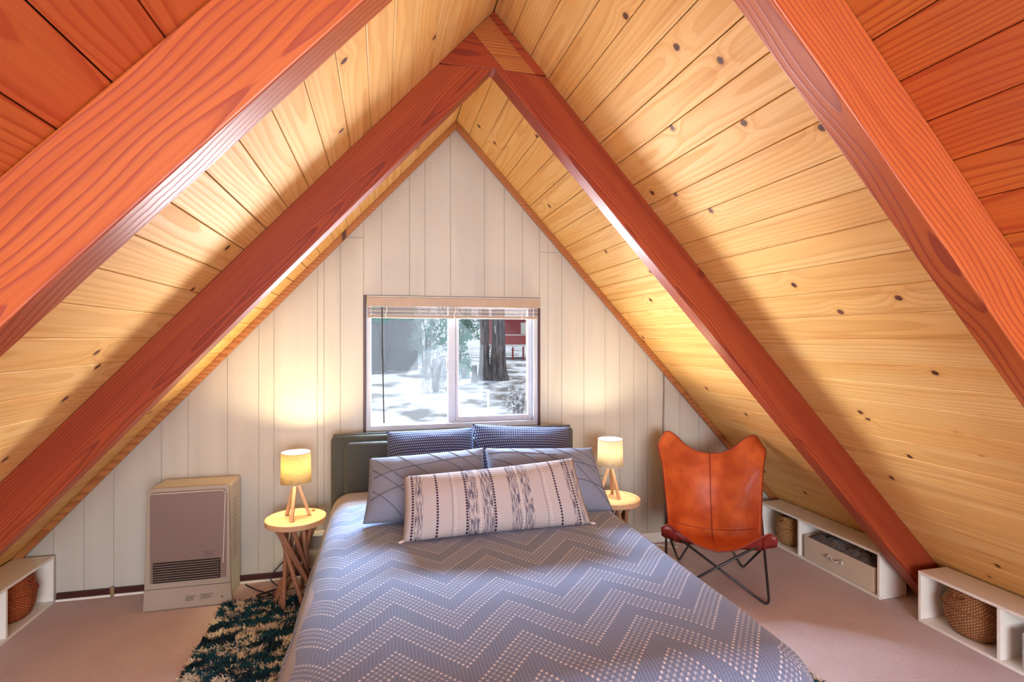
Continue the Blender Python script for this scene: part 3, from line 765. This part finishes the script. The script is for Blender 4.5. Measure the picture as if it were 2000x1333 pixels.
# faint printed notes
INK = plain('grey_print', (0.10, 0.08, 0.075), 0.6)
def scribble(x0, z0, w, rows, seed):
    rnd = random.Random(seed); m = M()
    for r_ in range(rows):
        x = x0+rnd.uniform(0, .01)
        while x < x0+w-rnd.uniform(0, .02):
            l = rnd.uniform(0.003, 0.009); m.box(x, x+l, hy-0.0168, hy-0.0160, z0-r_*0.0075, z0-r_*0.0075+0.0026); x += l+0.0025
    return m
scribble(hx1-0.130, 0.308, 0.055, 4, 1).build('label_print', INK, ht)
scribble(hx0+0.185, 0.066, 0.06, 4, 2).build('label_print', INK, ht); scribble(hx0+0.262, 0.070, 0.07, 4, 3).build('label_print', INK, ht)
M().cyl((hx1-0.035, hy-0.0165, 0.047), (hx1-0.035, hy-0.010, 0.047), 0.004, n=10).build('screw', INK, ht)
for k in range(14):
    z = 0.22+k*0.026
    M().box(hx1-0.001, hx1+0.0012, hy+0.075, hy+0.15, z, z+0.008).build('vent_slot', HEATL, ht)

# ------------------------------------------------------------------ cubby shelves
def belly_basket(label, cx, cy, z0, H, R, flat=1.0, mat=None):
    t = thing('basket', label, 'basket', (cx, cy, z0), 'woven belly baskets in the cubbies')
    prof = [(0.0, 0.0), (R*0.62, 0.0), (R*0.80, H*0.08), (R*0.95, H*0.26), (R*1.0, H*0.42), (R*1.01, H*0.55), (R*1.05, H*0.60), (R*1.0, H*0.635), (R*0.86, H*0.80), (R*0.84, H*0.90), (R*0.88, H*1.0), (R*0.84, H*1.0), (R*0.80, H*0.90), (R*0.80, H*0.7), (R*0.7, H*0.2), (0.0, H*0.05)]
    n = 48; m = M().lathe(prof, (cx, cy, z0), n, sx=flat)
    uv = []
    L = 0
    for i, (r, z) in enumerate(prof):
        if i: L += hypot(r-prof[i-1][0], z-prof[i-1][1])
        for j in range(n): uv.append((j/n*2*pi*R if j < n else 0, L))
    m.build('body', mat, t, smooth=True, uv=uv)
    m2 = M().tube([(cx+R*1.05*flat*cos(2*pi*k/40), cy+R*1.05*sin(2*pi*k/40), z0+H*0.60) for k in range(40)], 0.0035, 6, closed=True)
    m2.build('fold', mat, t, smooth=True)
    for s in (1, -1):
        c = (cx-R*0.80*flat, cy+s*0.0, z0+H*0.88)
        if s == 1: pts = [(c[0]-0.004-0.018*sin(pi*k/10), cy+0.03*cos(pi*k/10), z0+H*0.90-0.022*sin(pi*k/10)) for k in range(11)]
        else: pts = [(cx+R*0.82*flat+0.012*sin(pi*k/10), cy+0.03*cos(pi*k/10), z0+H*0.90-0.02*sin(pi*k/10)) for k in range(11)]
        M().tube(pts, 0.005, 6).build('handle', mat, t, smooth=True)
    return t
def weave_mat(name, a, b, dk, sc_=0.010):
    m = Mat(name, 0.8, 0.2); u, v, _ = m.coords('UV')
    iu = (u/sc_).floor(); iv = (v/(sc_*0.62)).floor()
    par = (iu+iv).mod(2.0).lt(0.5)
    fu = (u/sc_).frac()-0.5; fv = (v/(sc_*0.62)).frac()-0.5
    h = (1.0-(fu*fu*(2.0*1.0)+fv*fv*3.2))
    h2 = par*h + (1.0-par)*(h*0.55)
    n = m.noise(m.vec(u, v, 0.0), 60, 3)
    m.color(m.mix(h2.ramp(0.35, 0.85), dk, m.mix(n.ramp(0.3, 0.7), a, b))); m.bump(h2, 1.0, 0.006); return m.m
SEAG = weave_mat('seagrass_weave', (0.66, 0.34, 0.14), (0.78, 0.47, 0.23), (0.24, 0.09, 0.04), 0.0125)
SEAG2 = weave_mat('seagrass_plait', (0.64, 0.40, 0.15), (0.76, 0.52, 0.25), (0.32, 0.14, 0.05), 0.016)
SEAG3 = weave_mat('seagrass_red', (0.78, 0.22, 0.06), (0.85, 0.33, 0.09), (0.30, 0.05, 0.02), 0.011)

SW = 0.015
def cubby(label, xf, sg, ya, yb, div, H=0.268, D=0.193, tilt=0.0):
    """open low cabinet along the eaves; xf = front face x, sg=+1 depth goes to +x"""
    t = thing('cubby_shelf', label, 'shelf', (xf+sg*D/2, (ya+yb)/2, 0), 'white cubby shelves along the eaves')
    x0, x1 = sorted((xf, xf+sg*D)); 
    M().box(x0, x1, ya, yb, H-SW, H).build('top_panel', WHITE, t, bevel=0.001)
    M().box(x0, x1, ya, yb, 0.001, SW).build('bottom_panel', WHITE, t, bevel=0.001)
    pan = []
    for y in (ya, yb-SW): 
        pan.append((y, M().box(x0, x1, y, y+SW, SW+0.0005, H-SW-0.0005).build('side_panel', WHITE, t, bevel=0.001)))
    for y in div: pan.append((y, M().box(x0, x1, y, y+SW, SW+0.0005, H-SW-0.0005).build('divider', WHITE, t, bevel=0.001)))
    xb = xf+sg*(D-0.006); M().box(min(xb, xb+sg*0.005), max(xb, xb+sg*0.005), ya+SW+.001, yb-SW-.001, SW+.001, H-SW-.001).build('back_panel', WHITE, t)
    for y in [ya]+[d_ for d_ in div]:
        for z in (0.045, 0.14, 0.225):
            yy = y+SW
            M().cyl((xf+sg*0.04, yy-0.0002, z), (xf+sg*0.04, yy+0.0012, z), 0.0022, n=8).build('peg_hole', DARK, [q_[1] for q_ in pan if q_[0] == y][0])
    for xx in (xf+sg*0.012, xf+sg*0.17): M().cyl((xx, ya-0.0012, 0.010), (xx, ya+0.0004, 0.010), 0.0025, n=8).build('screw', DARK, t)
    return t
cubby('white two-cell cubby shelf along the right eave behind the butterfly chair', 2.772, 1, 2.495, 3.50, [3.105])
cubby('white two-cell cubby shelf at the right edge, nearest to the viewer', 2.765, 1, 1.262, 2.262, [1.872])
cubby('white cubby shelf along the left eave in the lower left corner', -1.80, -1, 2.55, 3.572, [3.165])
belly_basket('tan seagrass basket in the small cell behind the butterfly chair', 2.868, 3.30, SW+0.001, 0.205, 0.088, 1.0, SEAG2)
belly_basket('brown woven belly basket in the cell at the right edge of the room', 2.867, 2.068, SW+0.001, 0.228, 0.127, 0.70, SEAG)
belly_basket('reddish woven belly basket in the lower left cubby', -1.893, 3.395, SW+0.001, 0.220, 0.112, 0.76, SEAG3)

BINM = fabric('cream_bin_canvas', (0.66, 0.58, 0.47), (0.56, 0.48, 0.38), weave=500, bump=0.2)
BING = fabric('pale_grey_bin', (0.55, 0.57, 0.58), (0.48, 0.5, 0.51), weave=500, bump=0.2)
def fabric_bin(label, x0, x1, y0, y1, z0, H, mat, handle=True):
    t = thing('storage_bin', label, 'bin', ((x0+x1)/2, (y0+y1)/2, z0), 'fabric bins in the cubbies')
    w = 0.006; R = 0.018; m = M()
    def ring(ins, z):
        pts = []; a0, a1, b0, b1 = x0+ins, x1-ins, y0+ins, y1-ins; r = max(0.004, R-ins)
        for (cx, cy, s) in ((a1-r, b1-r, 0), (a0+r, b1-r, 1), (a0+r, b0+r, 2), (a1-r, b0+r, 3)):
            for k in range(6):
                a = pi/2*s+pi/2*k/5; pts.append((cx+r*cos(a), cy+r*sin(a), z))
        return pts
    rows = [ring(0.004, z0), ring(0, z0+0.01), ring(0, z0+H-0.003), ring(0.002, z0+H), ring(w-0.002, z0+H), ring(w, z0+H-0.003), ring(w, z0+0.008)]
    m.grid(rows, wrap=True); n = len(rows[0])
    m.f.append(tuple(range(n))[::-1]); m.f.append(tuple((len(rows)-1)*n+i for i in range(n)))
    m.build('body', mat, t, smooth=False, bevel=0.0)
    if handle:
        yc = (y0+y1)/2
        pts = [(x0-0.004-0.014*sin(pi*k/12), yc-0.045+0.09*k/12, z0+H*0.66-0.020*sin(pi*k/12)) for k in range(13)]
        rh_ = M().tube(pts, 0.005, 7).build('rope_handle', TASS, t, smooth=True)
        for s in (0.045, -0.045): M().tube([(x0-0.002, yc+s, z0+H*0.66), (x0-0.010, yc+s*1.15, z0+H*0.63), (x0-0.008, yc+s*1.25, z0+H*0.55)], [0.007, 0.006, 0.009], 7).build('rope_knot', TASS, rh_, smooth=True)
    return t
fabric_bin('cream fabric storage bin with rope handle holding a grey blanket', 2.782, 2.950, 2.535, 3.085, SW+0.001, 0.148, BINM)
fabric_bin('pale grey fabric bin at the extreme right edge', 2.775, 2.945, 1.300, 1.800, SW+0.001, 0.165, BING, handle=False)
# blanket heap
FUR = fabric('grey_plush', (0.20, 0.165, 0.15), (0.07, 0.055, 0.05), weave=140, bump=1.0)
P = []
for j in range(25):
    row = []
    for i in range(41):
        a, b = i/40*2-1, j/24*2-1
        h = ((1-a**6)*(1-b**6))
        z = 0.142+0.055*h*(1+0.5*mnoise.noise(Vector((a*2.4, b*1.2, 3)))) + 0.020*h*mnoise.noise(Vector((a*7, b*3, 1)))
        row.append((2.866+b*0.072, 2.81+a*0.26, z-0.02*(1-h)))
    P.append(row)
bk = M().grid(P)
bot = [[(p[0], p[1], 0.05) for p in r_] for r_ in P]
nb = len(bk.v); bk.grid([P[0], bot[0]]); bk.grid([P[-1], bot[-1]]); bk.grid([[r_[0] for r_ in P], [r_[0] for r_ in bot]]); bk.grid([[r_[-1] for r_ in P], [r_[-1] for r_ in bot]])
tag(bk.build('blanket', FUR, None, smooth=True), 'dark grey plush blanket stuffed in the cream storage bin', 'blanket')

# ------------------------------------------------------------------ butterfly chair
CX, CY, CA = 1.99, 2.93, radians(-30)
def cw(r, b, z): return Vector((CX+r*cos(CA)-b*sin(CA), CY+r*sin(CA)+b*cos(CA), z))
def leather_mat():
    m = Mat('cognac_leather', 0.3, 0.5); x, y, z = m.coords()
    n = m.noise(m.vec(x, y, z), 7, 4, 0.6); f = m.noise(m.vec(x, y, z), 420, 2)
    c = m.mix(n.ramp(0.3, 0.7), (0.36, 0.048, 0.012), (0.58, 0.115, 0.024))
    m.color(c); m.set('Roughness', n*0.25+0.20); m.bump(f*0.5+n*1.0, 0.25, 0.002); m.set('Coat Weight', 0.25); return m.m
LEATHER = leather_mat(); LEATHER_DK = plain('leather_edge', (0.20, 0.02, 0.015), 0.4); LEATHER_PK = plain('leather_pocket', (0.19, 0.018, 0.014), 0.35)
chair = thing('butterfly_chair', 'cognac leather butterfly chair on a black steel frame right of the bed', 'chair', (CX, CY, 0))
feet = dict(FR=(.28, -.23), FL=(-.28, -.23), BR=(.2, .28), BL=(-.2, .28))
tips = dict(FL=(-.275, -.300, .398), FR=(.280, -.300, .398), BL=(-.280, .345, .815), BR=(.280, .345, .815))
def rod(f0, ta, tb):
    f = cw(*feet[f0], 0.009); A_, B_ = cw(*tips[ta]), cw(*tips[tb])
    da, db = (A_-f).normalized(), (B_-f).normalized(); pts = [A_, f+da*0.05]
    for k in range(1, 6):
        t = k/6; pts.append((f+da*0.05)*(1-t)**2+f*2*t*(1-t)+(f+db*0.05)*t*t)
    pts += [f+db*0.05, B_]
    lo = min(p.z for p in pts); pts = [p-Vector((0, 0, max(0, lo-0.0075))) if 0 < i < len(pts)-1 else p for i, p in enumerate(pts)]
    M().tube(pts, 0.0072, 10).build('frame_rod', BLACKSTEEL, chair, smooth=True)
rod('FL', 'FR', 'BL'); rod('FR', 'FL', 'BR'); rod('BL', 'FL', 'BR'); rod('BR', 'FR', 'BL')
def spline(ts, t):
    for (a, va), (b, vb) in zip(ts[:-1], ts[1:]):
        if a <= t <= b:
            i = ts.index((a, va)); p0 = ts[max(0, i-1)]; p3 = ts[min(len(ts)-1, i+2)]
            m0 = (vb-p0[1])/(b-p0[0])*(b-a); m1 = (p3[1]-va)/(p3[0]-a)*(b-a); k = (t-a)/(b-a)
            return (2*k**3-3*k*k+1)*va+(k**3-2*k*k+k)*m0+(3*k*k-2*k**3)*vb+(k**3-k*k)*m1
    return ts[-1][1]
N1, N2 = 44, 56
P = []; UV = []
for j in range(N2+1):
    v = j/N2
    yc = spline([(0, -0.285), (0.2, -0.10), (0.40, 0.10), (0.52, 0.185), (0.75, 0.27), (1, 0.335)], v)      # centre line
    zc = spline([(0, 0.285), (0.2, 0.245), (0.38, 0.245), (0.5, 0.34), (0.75, 0.575), (1, 0.715)], v)
    ye = spline([(0, -0.325), (0.2, -0.13), (0.40, -0.035), (0.52, 0.04), (0.66, 0.125), (0.8, 0.215), (1, 0.325)], v)      # side edges
    ze = spline([(0, 0.425), (0.2, 0.345), (0.38, 0.33), (0.52, 0.45), (0.8, 0.725), (1, 0.853)], v)
    we = spline([(0, 0.305), (0.14, 0.285), (0.36, 0.268), (0.52, 0.280), (0.72, 0.306), (0.9, 0.338), (1, 0.322)], v)
    row = []
    for i in range(N1+1):
        u = 2*i/N1-1; a = abs(u)
        k = a**2.0 if 0.25 < v < 0.8 else a**1.9
        kz = a**2.2
        if v > 0.7:
            q = (v-0.7)/0.3; top_ = spline([(0, 0), (0.25, 0.09), (0.5, 0.42), (0.68, 0.82), (0.82, 1.0), (0.92, 0.93), (1, 0.62)], a); kz = kz*(1-q)+top_*q
        if v < 0.15:
            q = 1-v/0.15; top_ = spline([(0, 0), (0.35, 0.20), (0.7, 0.72), (0.88, 1.0), (1, 0.85)], a); kz = kz*(1-q)+top_*q
        row.append(cw(u*we, yc+(ye-yc)*k, zc+(ze-zc)*kz+0.004))
    P.append(row)
M().grid(P).build('leather_seat', LEATHER, chair, smooth=True, solid=0.006)
up = Vector((0, 0, 1))
edge = [P[0][i] for i in range(N1+1)]+[P[j][N1] for j in range(1, N2+1)]+[P[N2][i] for i in range(N1-1, -1, -1)]+[P[j][0] for j in range(N2-1, 0, -1)]
M().tube(edge, 0.0042, 6, closed=True).build('edge_binding', LEATHER_DK, chair, smooth=True)
def onto(i, j): 
    return P[j][i]
fwd = cw(0, -1, 0.6)-cw(0, 0, 0); fwd.normalize()
M().tube([P[j][N1//2]+fwd*0.0045 for j in range(N2+1)], 0.0028, 6).build('centre_seam', LEATHER_DK, chair, smooth=True)
jc = int(N2*0.44)
M().tube([P[jc][i]+fwd*0.0042 for i in range(2, N1-1)], 0.0018, 5).build('cross_seam', LEATHER_DK, chair, smooth=True)
# corner pockets wrapped round the front tips
for sgn in (-1, 1):
    top_r, bot_r, mid_r = [], [], []
    for k in range(15):
        q = k/14; i = N1//2+sgn*int(round((0.42+0.58*q)*N1/2))
        p = P[0][i]; dz_ = 0.075*(sin(pi*min(1, q*0.62+0.02))**1.3)*(1 if q < 0.8 else 1-((q-0.8)/0.2)**2*0.45)
        top_r.append(p+fwd*0.001); mid_r.append(p+Vector((0, 0, -dz_*0.5))-fwd*0.006); bot_r.append(p+Vector((0, 0, -dz_))-fwd*0.022)
    M().grid([top_r, mid_r, bot_r]).build('corner_pocket', LEATHER_PK, chair, smooth=True, solid=0.003)

# ------------------------------------------------------------------ shag rug
def rug():
    rx0, rx1, ry0, ry1 = -0.86, 1.855, 0.95, 3.315
    t = thing('shag_rug', 'navy, teal and cream shag rug lying under the bed', 'rug', ((rx0+rx1)/2, (ry0+ry1)/2, 0))
    def mat(name, bump):
        m = Mat(name, 0.9, 0.15); x, y, z = m.world()
        wob = m.noise(m.vec(x*1.0, y*1.0, 0.0), 9.0, 3)
        a = m.noise(m.vec(x*10.0+wob*3.5, y*14.0+wob*1.5, 0.0), 1.0, 3, 0.65)
        b = m.noise(m.vec(x*4.0, y*7.0, 5.0), 1.0, 2)
        h = m.noise(m.vec(x, y, 0.0), 150.0, 1)
        c = m.mix(b.ramp(0.40, 0.60), (0.012, 0.030, 0.048), (0.016, 0.085, 0.12))
        c = m.mix((a + (h-0.5)*0.18).ramp(0.525, 0.565), c, (0.66, 0.58, 0.46))
        m.color(c); return m.m
    M().box(rx0, rx1, ry0, ry1, 0.001, 0.012).build('backing', mat('rug_backing', 0), t)
    rs = np.random.RandomState(3)
    n = 52000
    # pile where the bed does not stand, thin elsewhere
    xs = rs.uniform(rx0, rx1, n*2); ys = rs.uniform(ry0, ry1, n*2)
    vis = ((xs < -0.12) | (xs > 1.1) | (ys < 1.45)); keep = vis
    xs = xs[keep][:n]; ys = ys[keep][:n]; n = len(xs)
    ang = rs.uniform(0, 2*pi, n); ln = rs.uniform(0.018, 0.034, n); wd = rs.uniform(0.0022, 0.0042, n)
    lean = rs.uniform(0.006, 0.022, n); la = rs.uniform(0, 2*pi, n)
    dx, dy = np.cos(ang)*wd, np.sin(ang)*wd
    lx, ly = np.cos(la)*lean, np.sin(la)*lean
    v = np.zeros((n, 5, 3), dtype=np.float32)
    v[:, 0] = np.stack([xs-dx, ys-dy, np.full(n, .010)], 1); v[:, 1] = np.stack([xs+dx, ys+dy, np.full(n, .010)], 1)
    v[:, 2] = np.stack([xs+dx*1.1+lx*.4, ys+dy*1.1+ly*.4, ln*.7], 1); v[:, 3] = np.stack([xs-dx*1.1+lx*.4, ys-dy*1.1+ly*.4, ln*.7], 1)
    v[:, 4] = np.stack([xs+lx, ys+ly, ln], 1)
    v = v.reshape(-1, 3)-np.array(t.location, dtype=np.float32)
    base = (np.arange(n)*5)[:, None]
    me = bpy.data.meshes.new('pile')
    quads = (base+np.array([0, 1, 2, 3])); tris = (base+np.array([3, 2, 4]))
    me.vertices.add(n*5); me.vertices.foreach_set('co', v.ravel())
    loops = np.concatenate([quads.ravel(), tris.ravel()]).astype(np.int32)
    me.loops.add(len(loops)); me.loops.foreach_set('vertex_index', loops)
    st = np.concatenate([np.arange(n)*4, n*4+np.arange(n)*3]).astype(np.int32)
    me.polygons.add(n*2); me.polygons.foreach_set('loop_start', st)
    me.update(calc_edges=True); me.validate()
    me.materials.append(mat('rug_pile', 1))
    o = bpy.data.objects.new('pile', me); COL.objects.link(o); o.parent = t; o['kind'] = 'stuff'
rug()

# ------------------------------------------------------------------ cords and small things
def bez(pts, n=10):
    out = []; P_ = [Vector(p) for p in pts]; P_ = [P_[0]]+P_+[P_[-1]]
    for i in range(1, len(P_)-2):
        for k in range(n):
            t = k/n; a, b, c, d_ = P_[i-1], P_[i], P_[i+1], P_[i+2]
            out.append(0.5*((2*b)+(c-a)*t+(2*a-5*b+4*c-d_)*t*t+(3*b-3*c+d_-a)*t**3))
    out.append(P_[-2]); return out
z_ = 0.0048
tag(M().tube(bez([(-0.50, 3.56, 0.20), (-0.60, 3.50, 0.12), (-0.645, 3.47, 0.06), (-0.60, 3.46, z_), (-0.64, 3.40, z_+.006), (-0.70, 3.38, z_), (-0.66, 3.34, z_+.006), (-0.57, 3.43, z_), (-0.60, 3.36, z_+.008), (-0.69, 3.42, z_+.006), (-0.785, 3.53, z_), (-0.80, 3.555, z_)]), 0.0038, 7).build('power_cord', BLACKCORD, smooth=True),
    'black power cord looped on the carpet between the heater and the left side table', 'cord')
tag(M().tube(bez([(-0.60, 3.42, z_+.012), (-0.70, 3.36, z_+.01), (-0.63, 3.33, z_+.012), (-0.54, 3.40, z_+.008), (-0.46, 3.44, z_), (-0.42, 3.40, z_)]), 0.0032, 7).build('power_cord', BLACKCORD, smooth=True),
    'thinner black cord lying over the loops beneath the left side table', 'cord')
ad = thing('plug_adapter', 'grey plug-in adapter on the wall behind the left side table', 'adapter', (-0.50, 3.585, 0.17))
M().box(-0.535, -0.455, 3.565, 3.598, 0.125, 0.215).build('body', plain('grey_adapter', (0.22, 0.22, 0.27), 0.4), ad, bevel=0.004)
M().box(-0.515, -0.475, 3.563, 3.5655, 0.15, 0.185).build('label_plate', plain('grey_plate', (0.4, 0.4, 0.45), 0.4), ad)
ol = thing('wall_outlet', 'dark wall outlet just under the left side table top', 'outlet', (-0.36, 3.595, 0.37))
M().box(-0.385, -0.350, 3.588, 3.599, 0.34, 0.42).build('plate', WHITE, ol, bevel=0.002); M().box(-0.378, -0.357, 3.560, 3.5875, 0.355, 0.385).build('plug', BLACKCORD, ol, bevel=0.003)
tag(M().tube(bez([(2.02, 3.592, 1.30), (2.026, 3.590, 1.12), (2.022, 3.590, 0.95), (2.02, 3.590, 0.7), (2.03, 3.588, 0.3), (2.03, 3.573, 0.08)]), 0.0035, 6).build('wall_cable', plain('taupe_cable', (0.25, 0.19, 0.16), 0.5), smooth=True),
    'thin taupe cable running down the wall above the butterfly chair', 'cable')
WC = plain('white_cable', (0.8, 0.78, 0.74), 0.5)
tag(M().tube(bez([(1.86, 3.50, z_), (1.95, 3.53, z_), (2.05, 3.46, z_), (2.10, 3.53, z_), (2.2, 3.50, z_), (2.27, 3.38, z_), (2.40, 3.36, z_), (2.55, 3.40, z_)]), 0.0035, 6).build('white_cable', WC, smooth=True),
    'white cable curling on the carpet behind the butterfly chair', 'cable')
tag(M().tube(bez([(1.412, 3.29, 0.60), (1.36, 3.38, 0.53), (1.33, 3.50, 0.40), (1.42, 3.53, 0.20), (1.60, 3.50, 0.10), (1.64, 3.46, z_)]), 0.0022, 6).build('lamp_cord', BLACKCORD, smooth=True),
    'thin grey cord hanging behind the right bedside lamp', 'cord')
bp = M().box(-1.528, -1.508, 3.575, 3.5835, 0.0, 0.055).build('bracket', plain('brass_bracket', (0.40, 0.28, 0.16), 0.4, metallic=0.6), bevel=0.002)
tag(bp, 'small metal bracket over the baseboard joint left of the heater', 'bracket')

# ------------------------------------------------------------------ OUTDOORS through the window
def snow_mat():
    m = Mat('snowy_ground', 0.9, 0.1); x, y, z = m.world()
    a = m.noise(m.vec(x*0.35, y*0.20, 0.0), 1.0, 4, 0.6); b = m.noise(m.vec(x*1.6, y*0.7, 3.0), 1.0, 3)
    c = m.mix((a+b*0.25).ramp(0.60, 0.72), (0.60, 0.64, 0.72), (0.16, 0.15, 0.15)); m.color(c); return m.m  # darker patches are shade painted into the snow colour
tag(M().box(-60, 90, YB+1.0, 140, -0.62, -0.5).build('ground', snow_mat()), 'snow-covered yard with painted patches of shade outside the window', None, kind='structure')
SHED = plain('weathered_siding', (0.19, 0.17, 0.17), 0.8); REDP = plain('red_cabin_paint', (0.36, 0.055, 0.05), 0.7); BARK = Mat('bark', 0.9, 0.1)
x, y, z = BARK.coords(); nn = BARK.noise(BARK.vec(x*9.0, y*9.0, z*1.2), 1.0, 4, 0.6)
BARK.color(BARK.mix(nn.ramp(0.35, 0.65), (0.045, 0.04, 0.042), (0.20, 0.175, 0.17))); BARK.bump(nn, 1.0, 0.08); BARK = BARK.m
sh = thing('shed', 'grey weathered shed with horizontal siding seen through the left window pane', 'building', (0.2, 34, -0.5))
M().box(-4.0, 2.2, 34.05, 38, -0.5, 4.6).build('wall', SHED, sh)
for k in range(20):
    z0 = -0.5+k*0.255
    M().add([(-4.02, 34.04, z0), (2.23, 34.04, z0), (2.23, 34.0, z0), (-4.02, 34.0, z0), (-4.02, 34.04, z0+0.25), (2.23, 34.04, z0+0.25), (2.23, 34.03, z0+0.25), (-4.02, 34.03, z0+0.25)],
            [(0, 1, 2, 3), (4, 7, 6, 5), (3, 2, 6, 7), (0, 3, 7, 4), (1, 5, 6, 2), (0, 4, 5, 1)]).build('siding_board', SHED, sh)
M().prism([(33.6, 4.6), (38.4, 4.6), (36, 5.6)], -4.4, 2.6, 'x').build('roof', SHED, sh)
def trunk(label, x, y, r, h, seed):
    t = thing('tree', label, 'tree', (x, y, -0.5), 'big tree trunks outside')
    rr = random.Random(seed); m = M()
    P_ = []
    for k in range(26):
        zz = -0.5+h*k/25; rad = r*(1+0.55*math.exp(-(zz+0.5)*2.2))*(1-0.02*k)
        P_.append([(x+rad*(1+0.06*mnoise.noise(Vector((cos(a)*2, sin(a)*2, zz*0.7+seed))))*cos(a), y+rad*sin(a)*(1+0.06*mnoise.noise(Vector((cos(a)*2, sin(a)*2, zz+seed)))), zz) for a in [2*pi*q/28 for q in range(28)]])
    m.grid(P_, wrap=True); m.build('trunk', BARK, t, smooth=True)
    for k in range(5):
        a = rr.uniform(0, 2*pi); zz = rr.uniform(4, h-1); L_ = rr.uniform(.8, 1.8)
        M().tube([(x+r*.6*cos(a), y+r*.6*sin(a), zz), (x+(r+L_)*cos(a), y+(r+L_)*sin(a), zz+.5)], [0.06, 0.02], 6).build('branch', BARK, t, smooth=True)
    return t
trunk('tall dark tree trunk, the slimmer left one of the pair in the right pane', 4.78, 25.2, 0.24, 9, 1)
trunk('tall dark tree trunk, the thicker right one of the pair beside the red cabin', 5.40, 25.0, 0.36, 10, 2)
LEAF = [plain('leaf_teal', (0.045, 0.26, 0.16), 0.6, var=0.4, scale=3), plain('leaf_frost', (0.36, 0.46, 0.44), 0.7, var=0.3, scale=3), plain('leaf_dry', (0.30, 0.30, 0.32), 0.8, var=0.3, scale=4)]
def leafy(name, label, cx, cy, zc, rx, ry, rz, n, mat, size, seed, cat='tree', stem=True, group='shrubs and trees outside'):
    t = thing(name, label, cat, (cx, cy, -0.5), group)
    rs = np.random.RandomState(seed)
    u = rs.normal(size=(n, 3)); u /= np.linalg.norm(u, axis=1)[:, None]; rad = rs.uniform(0.35, 1, n)**0.6
    lump = 1+0.25*np.sin(u[:, 0]*5+seed)+0.2*np.cos(u[:, 2]*7+seed)
    p = u*(rad*lump)[:, None]*np.array([rx, ry, rz])+np.array([cx, cy, zc]); p[:, 2] = np.maximum(p[:, 2], -0.48)
    m = M()
    for q in p:
        a = Vector(rs.normal(size=3)).normalized()*size*rs.uniform(.6, 1.3); b = a.cross(Vector(rs.normal(size=3))).normalized()*size*0.5
        c = Vector(q); m.add([c-a, c-b*0.9, c+a, c+b*0.9], [(0, 1, 2, 3)])
    o = m.build('foliage', mat, t, fixn=False); o['kind'] = 'stuff'
    if stem:
        m = M()
        for k in range(5):
            a = 2*pi*k/5; m.tube([(cx+0.05*cos(a), cy+0.05*sin(a), -0.5), (cx+rx*.3*cos(a), cy+ry*.3*sin(a), zc), (cx+rx*.6*cos(a+.5), cy+ry*.6*sin(a+.5), zc+rz*.6)], [0.06, 0.04, 0.015], 6)
        m.build('stem', BARK, t)
leafy('tree', 'teal-green leafy tree left of the two trunks', 3.9, 28.5, 2.0, 1.25, 0.9, 2.0, 1500, LEAF[0], 0.11, 1)
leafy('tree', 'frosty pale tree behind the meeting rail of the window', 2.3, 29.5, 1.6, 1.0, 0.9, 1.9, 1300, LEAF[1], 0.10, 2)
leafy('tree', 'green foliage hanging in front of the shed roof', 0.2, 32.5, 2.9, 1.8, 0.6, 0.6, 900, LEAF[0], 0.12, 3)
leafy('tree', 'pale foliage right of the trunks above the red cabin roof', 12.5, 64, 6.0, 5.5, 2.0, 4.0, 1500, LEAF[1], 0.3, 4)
leafy('shrub', 'bare frosty shrub in the yard near the meeting rail', 1.95, 20, 0.25, 0.50, 0.45, 0.75, 1000, LEAF[2], 0.055, 5, 'shrub')
leafy('shrub', 'low grey shrub in the lower right corner of the window', 3.06, 12, 0.0, 0.30, 0.3, 0.42, 700, LEAF[2], 0.035, 6, 'shrub')
leafy('shrub', 'dark green shrub at the foot of the left trunk', 4.0, 26.5, 0.0, 0.55, 0.45, 0.55, 500, LEAF[0], 0.07, 7, 'shrub')
st = tag(M().lathe([(0.0, -0.5), (0.16, -0.5), (0.13, -0.2), (0.12, 0.22), (0.10, 0.27), (0.0, 0.27)], (4.08, 24, 0), 14).build('stump', BARK, smooth=True), 'short dark stump standing left of the tree trunks', 'stump')
tag(M().lathe([(0.0, -0.5), (0.035, -0.5), (0.035, -0.02), (0.02, 0.0), (0.0, 0.0)], (2.95, 15, 0), 10).build('marker_post', WHITE, smooth=False), 'thin white marker post in the snow in the right pane', 'post')
rc = thing('cabin', 'red cabin with a raised deck seen at the right edge of the window', 'building', (13, 50, -0.5))
M().box(10.9, 18, 50, 56, 0.9, 3.6).build('wall', REDP, rc)
M().prism([(49.2, 3.5), (57, 3.5), (53, 5.4)], 10.4, 18.6, 'x').build('roof', plain('snowy_roof', (0.75, 0.78, 0.82), 0.8), rc)
M().box(10.6, 18, 48.0, 50, 0.72, 0.9).build('deck', WHITE, rc)
M().box(10.6, 18, 48.0, 48.05, 0.95, 1.75).build('railing_panel', REDP, rc); M().box(10.55, 18, 47.95, 48.1, 1.76, 1.84).build('rail', WHITE, rc)
for k in range(8): M().box(10.7+k, 10.85+k, 48.1, 48.25, -0.5, 0.72).build('deck_post', REDP, rc)
M().box(13.0, 13.9, 49.93, 49.99, 1.9, 3.0).build('window', WHITE, rc)
tag(M().tube(bez([(4.6, 22, 2.0), (6.4, 30, 1.35), (8.5, 38, 1.0), (12, 47.9, 0.6)]), 0.02, 5).build('wire', WC), 'sagging wire running past the tree trunks toward the red cabin', 'wire')
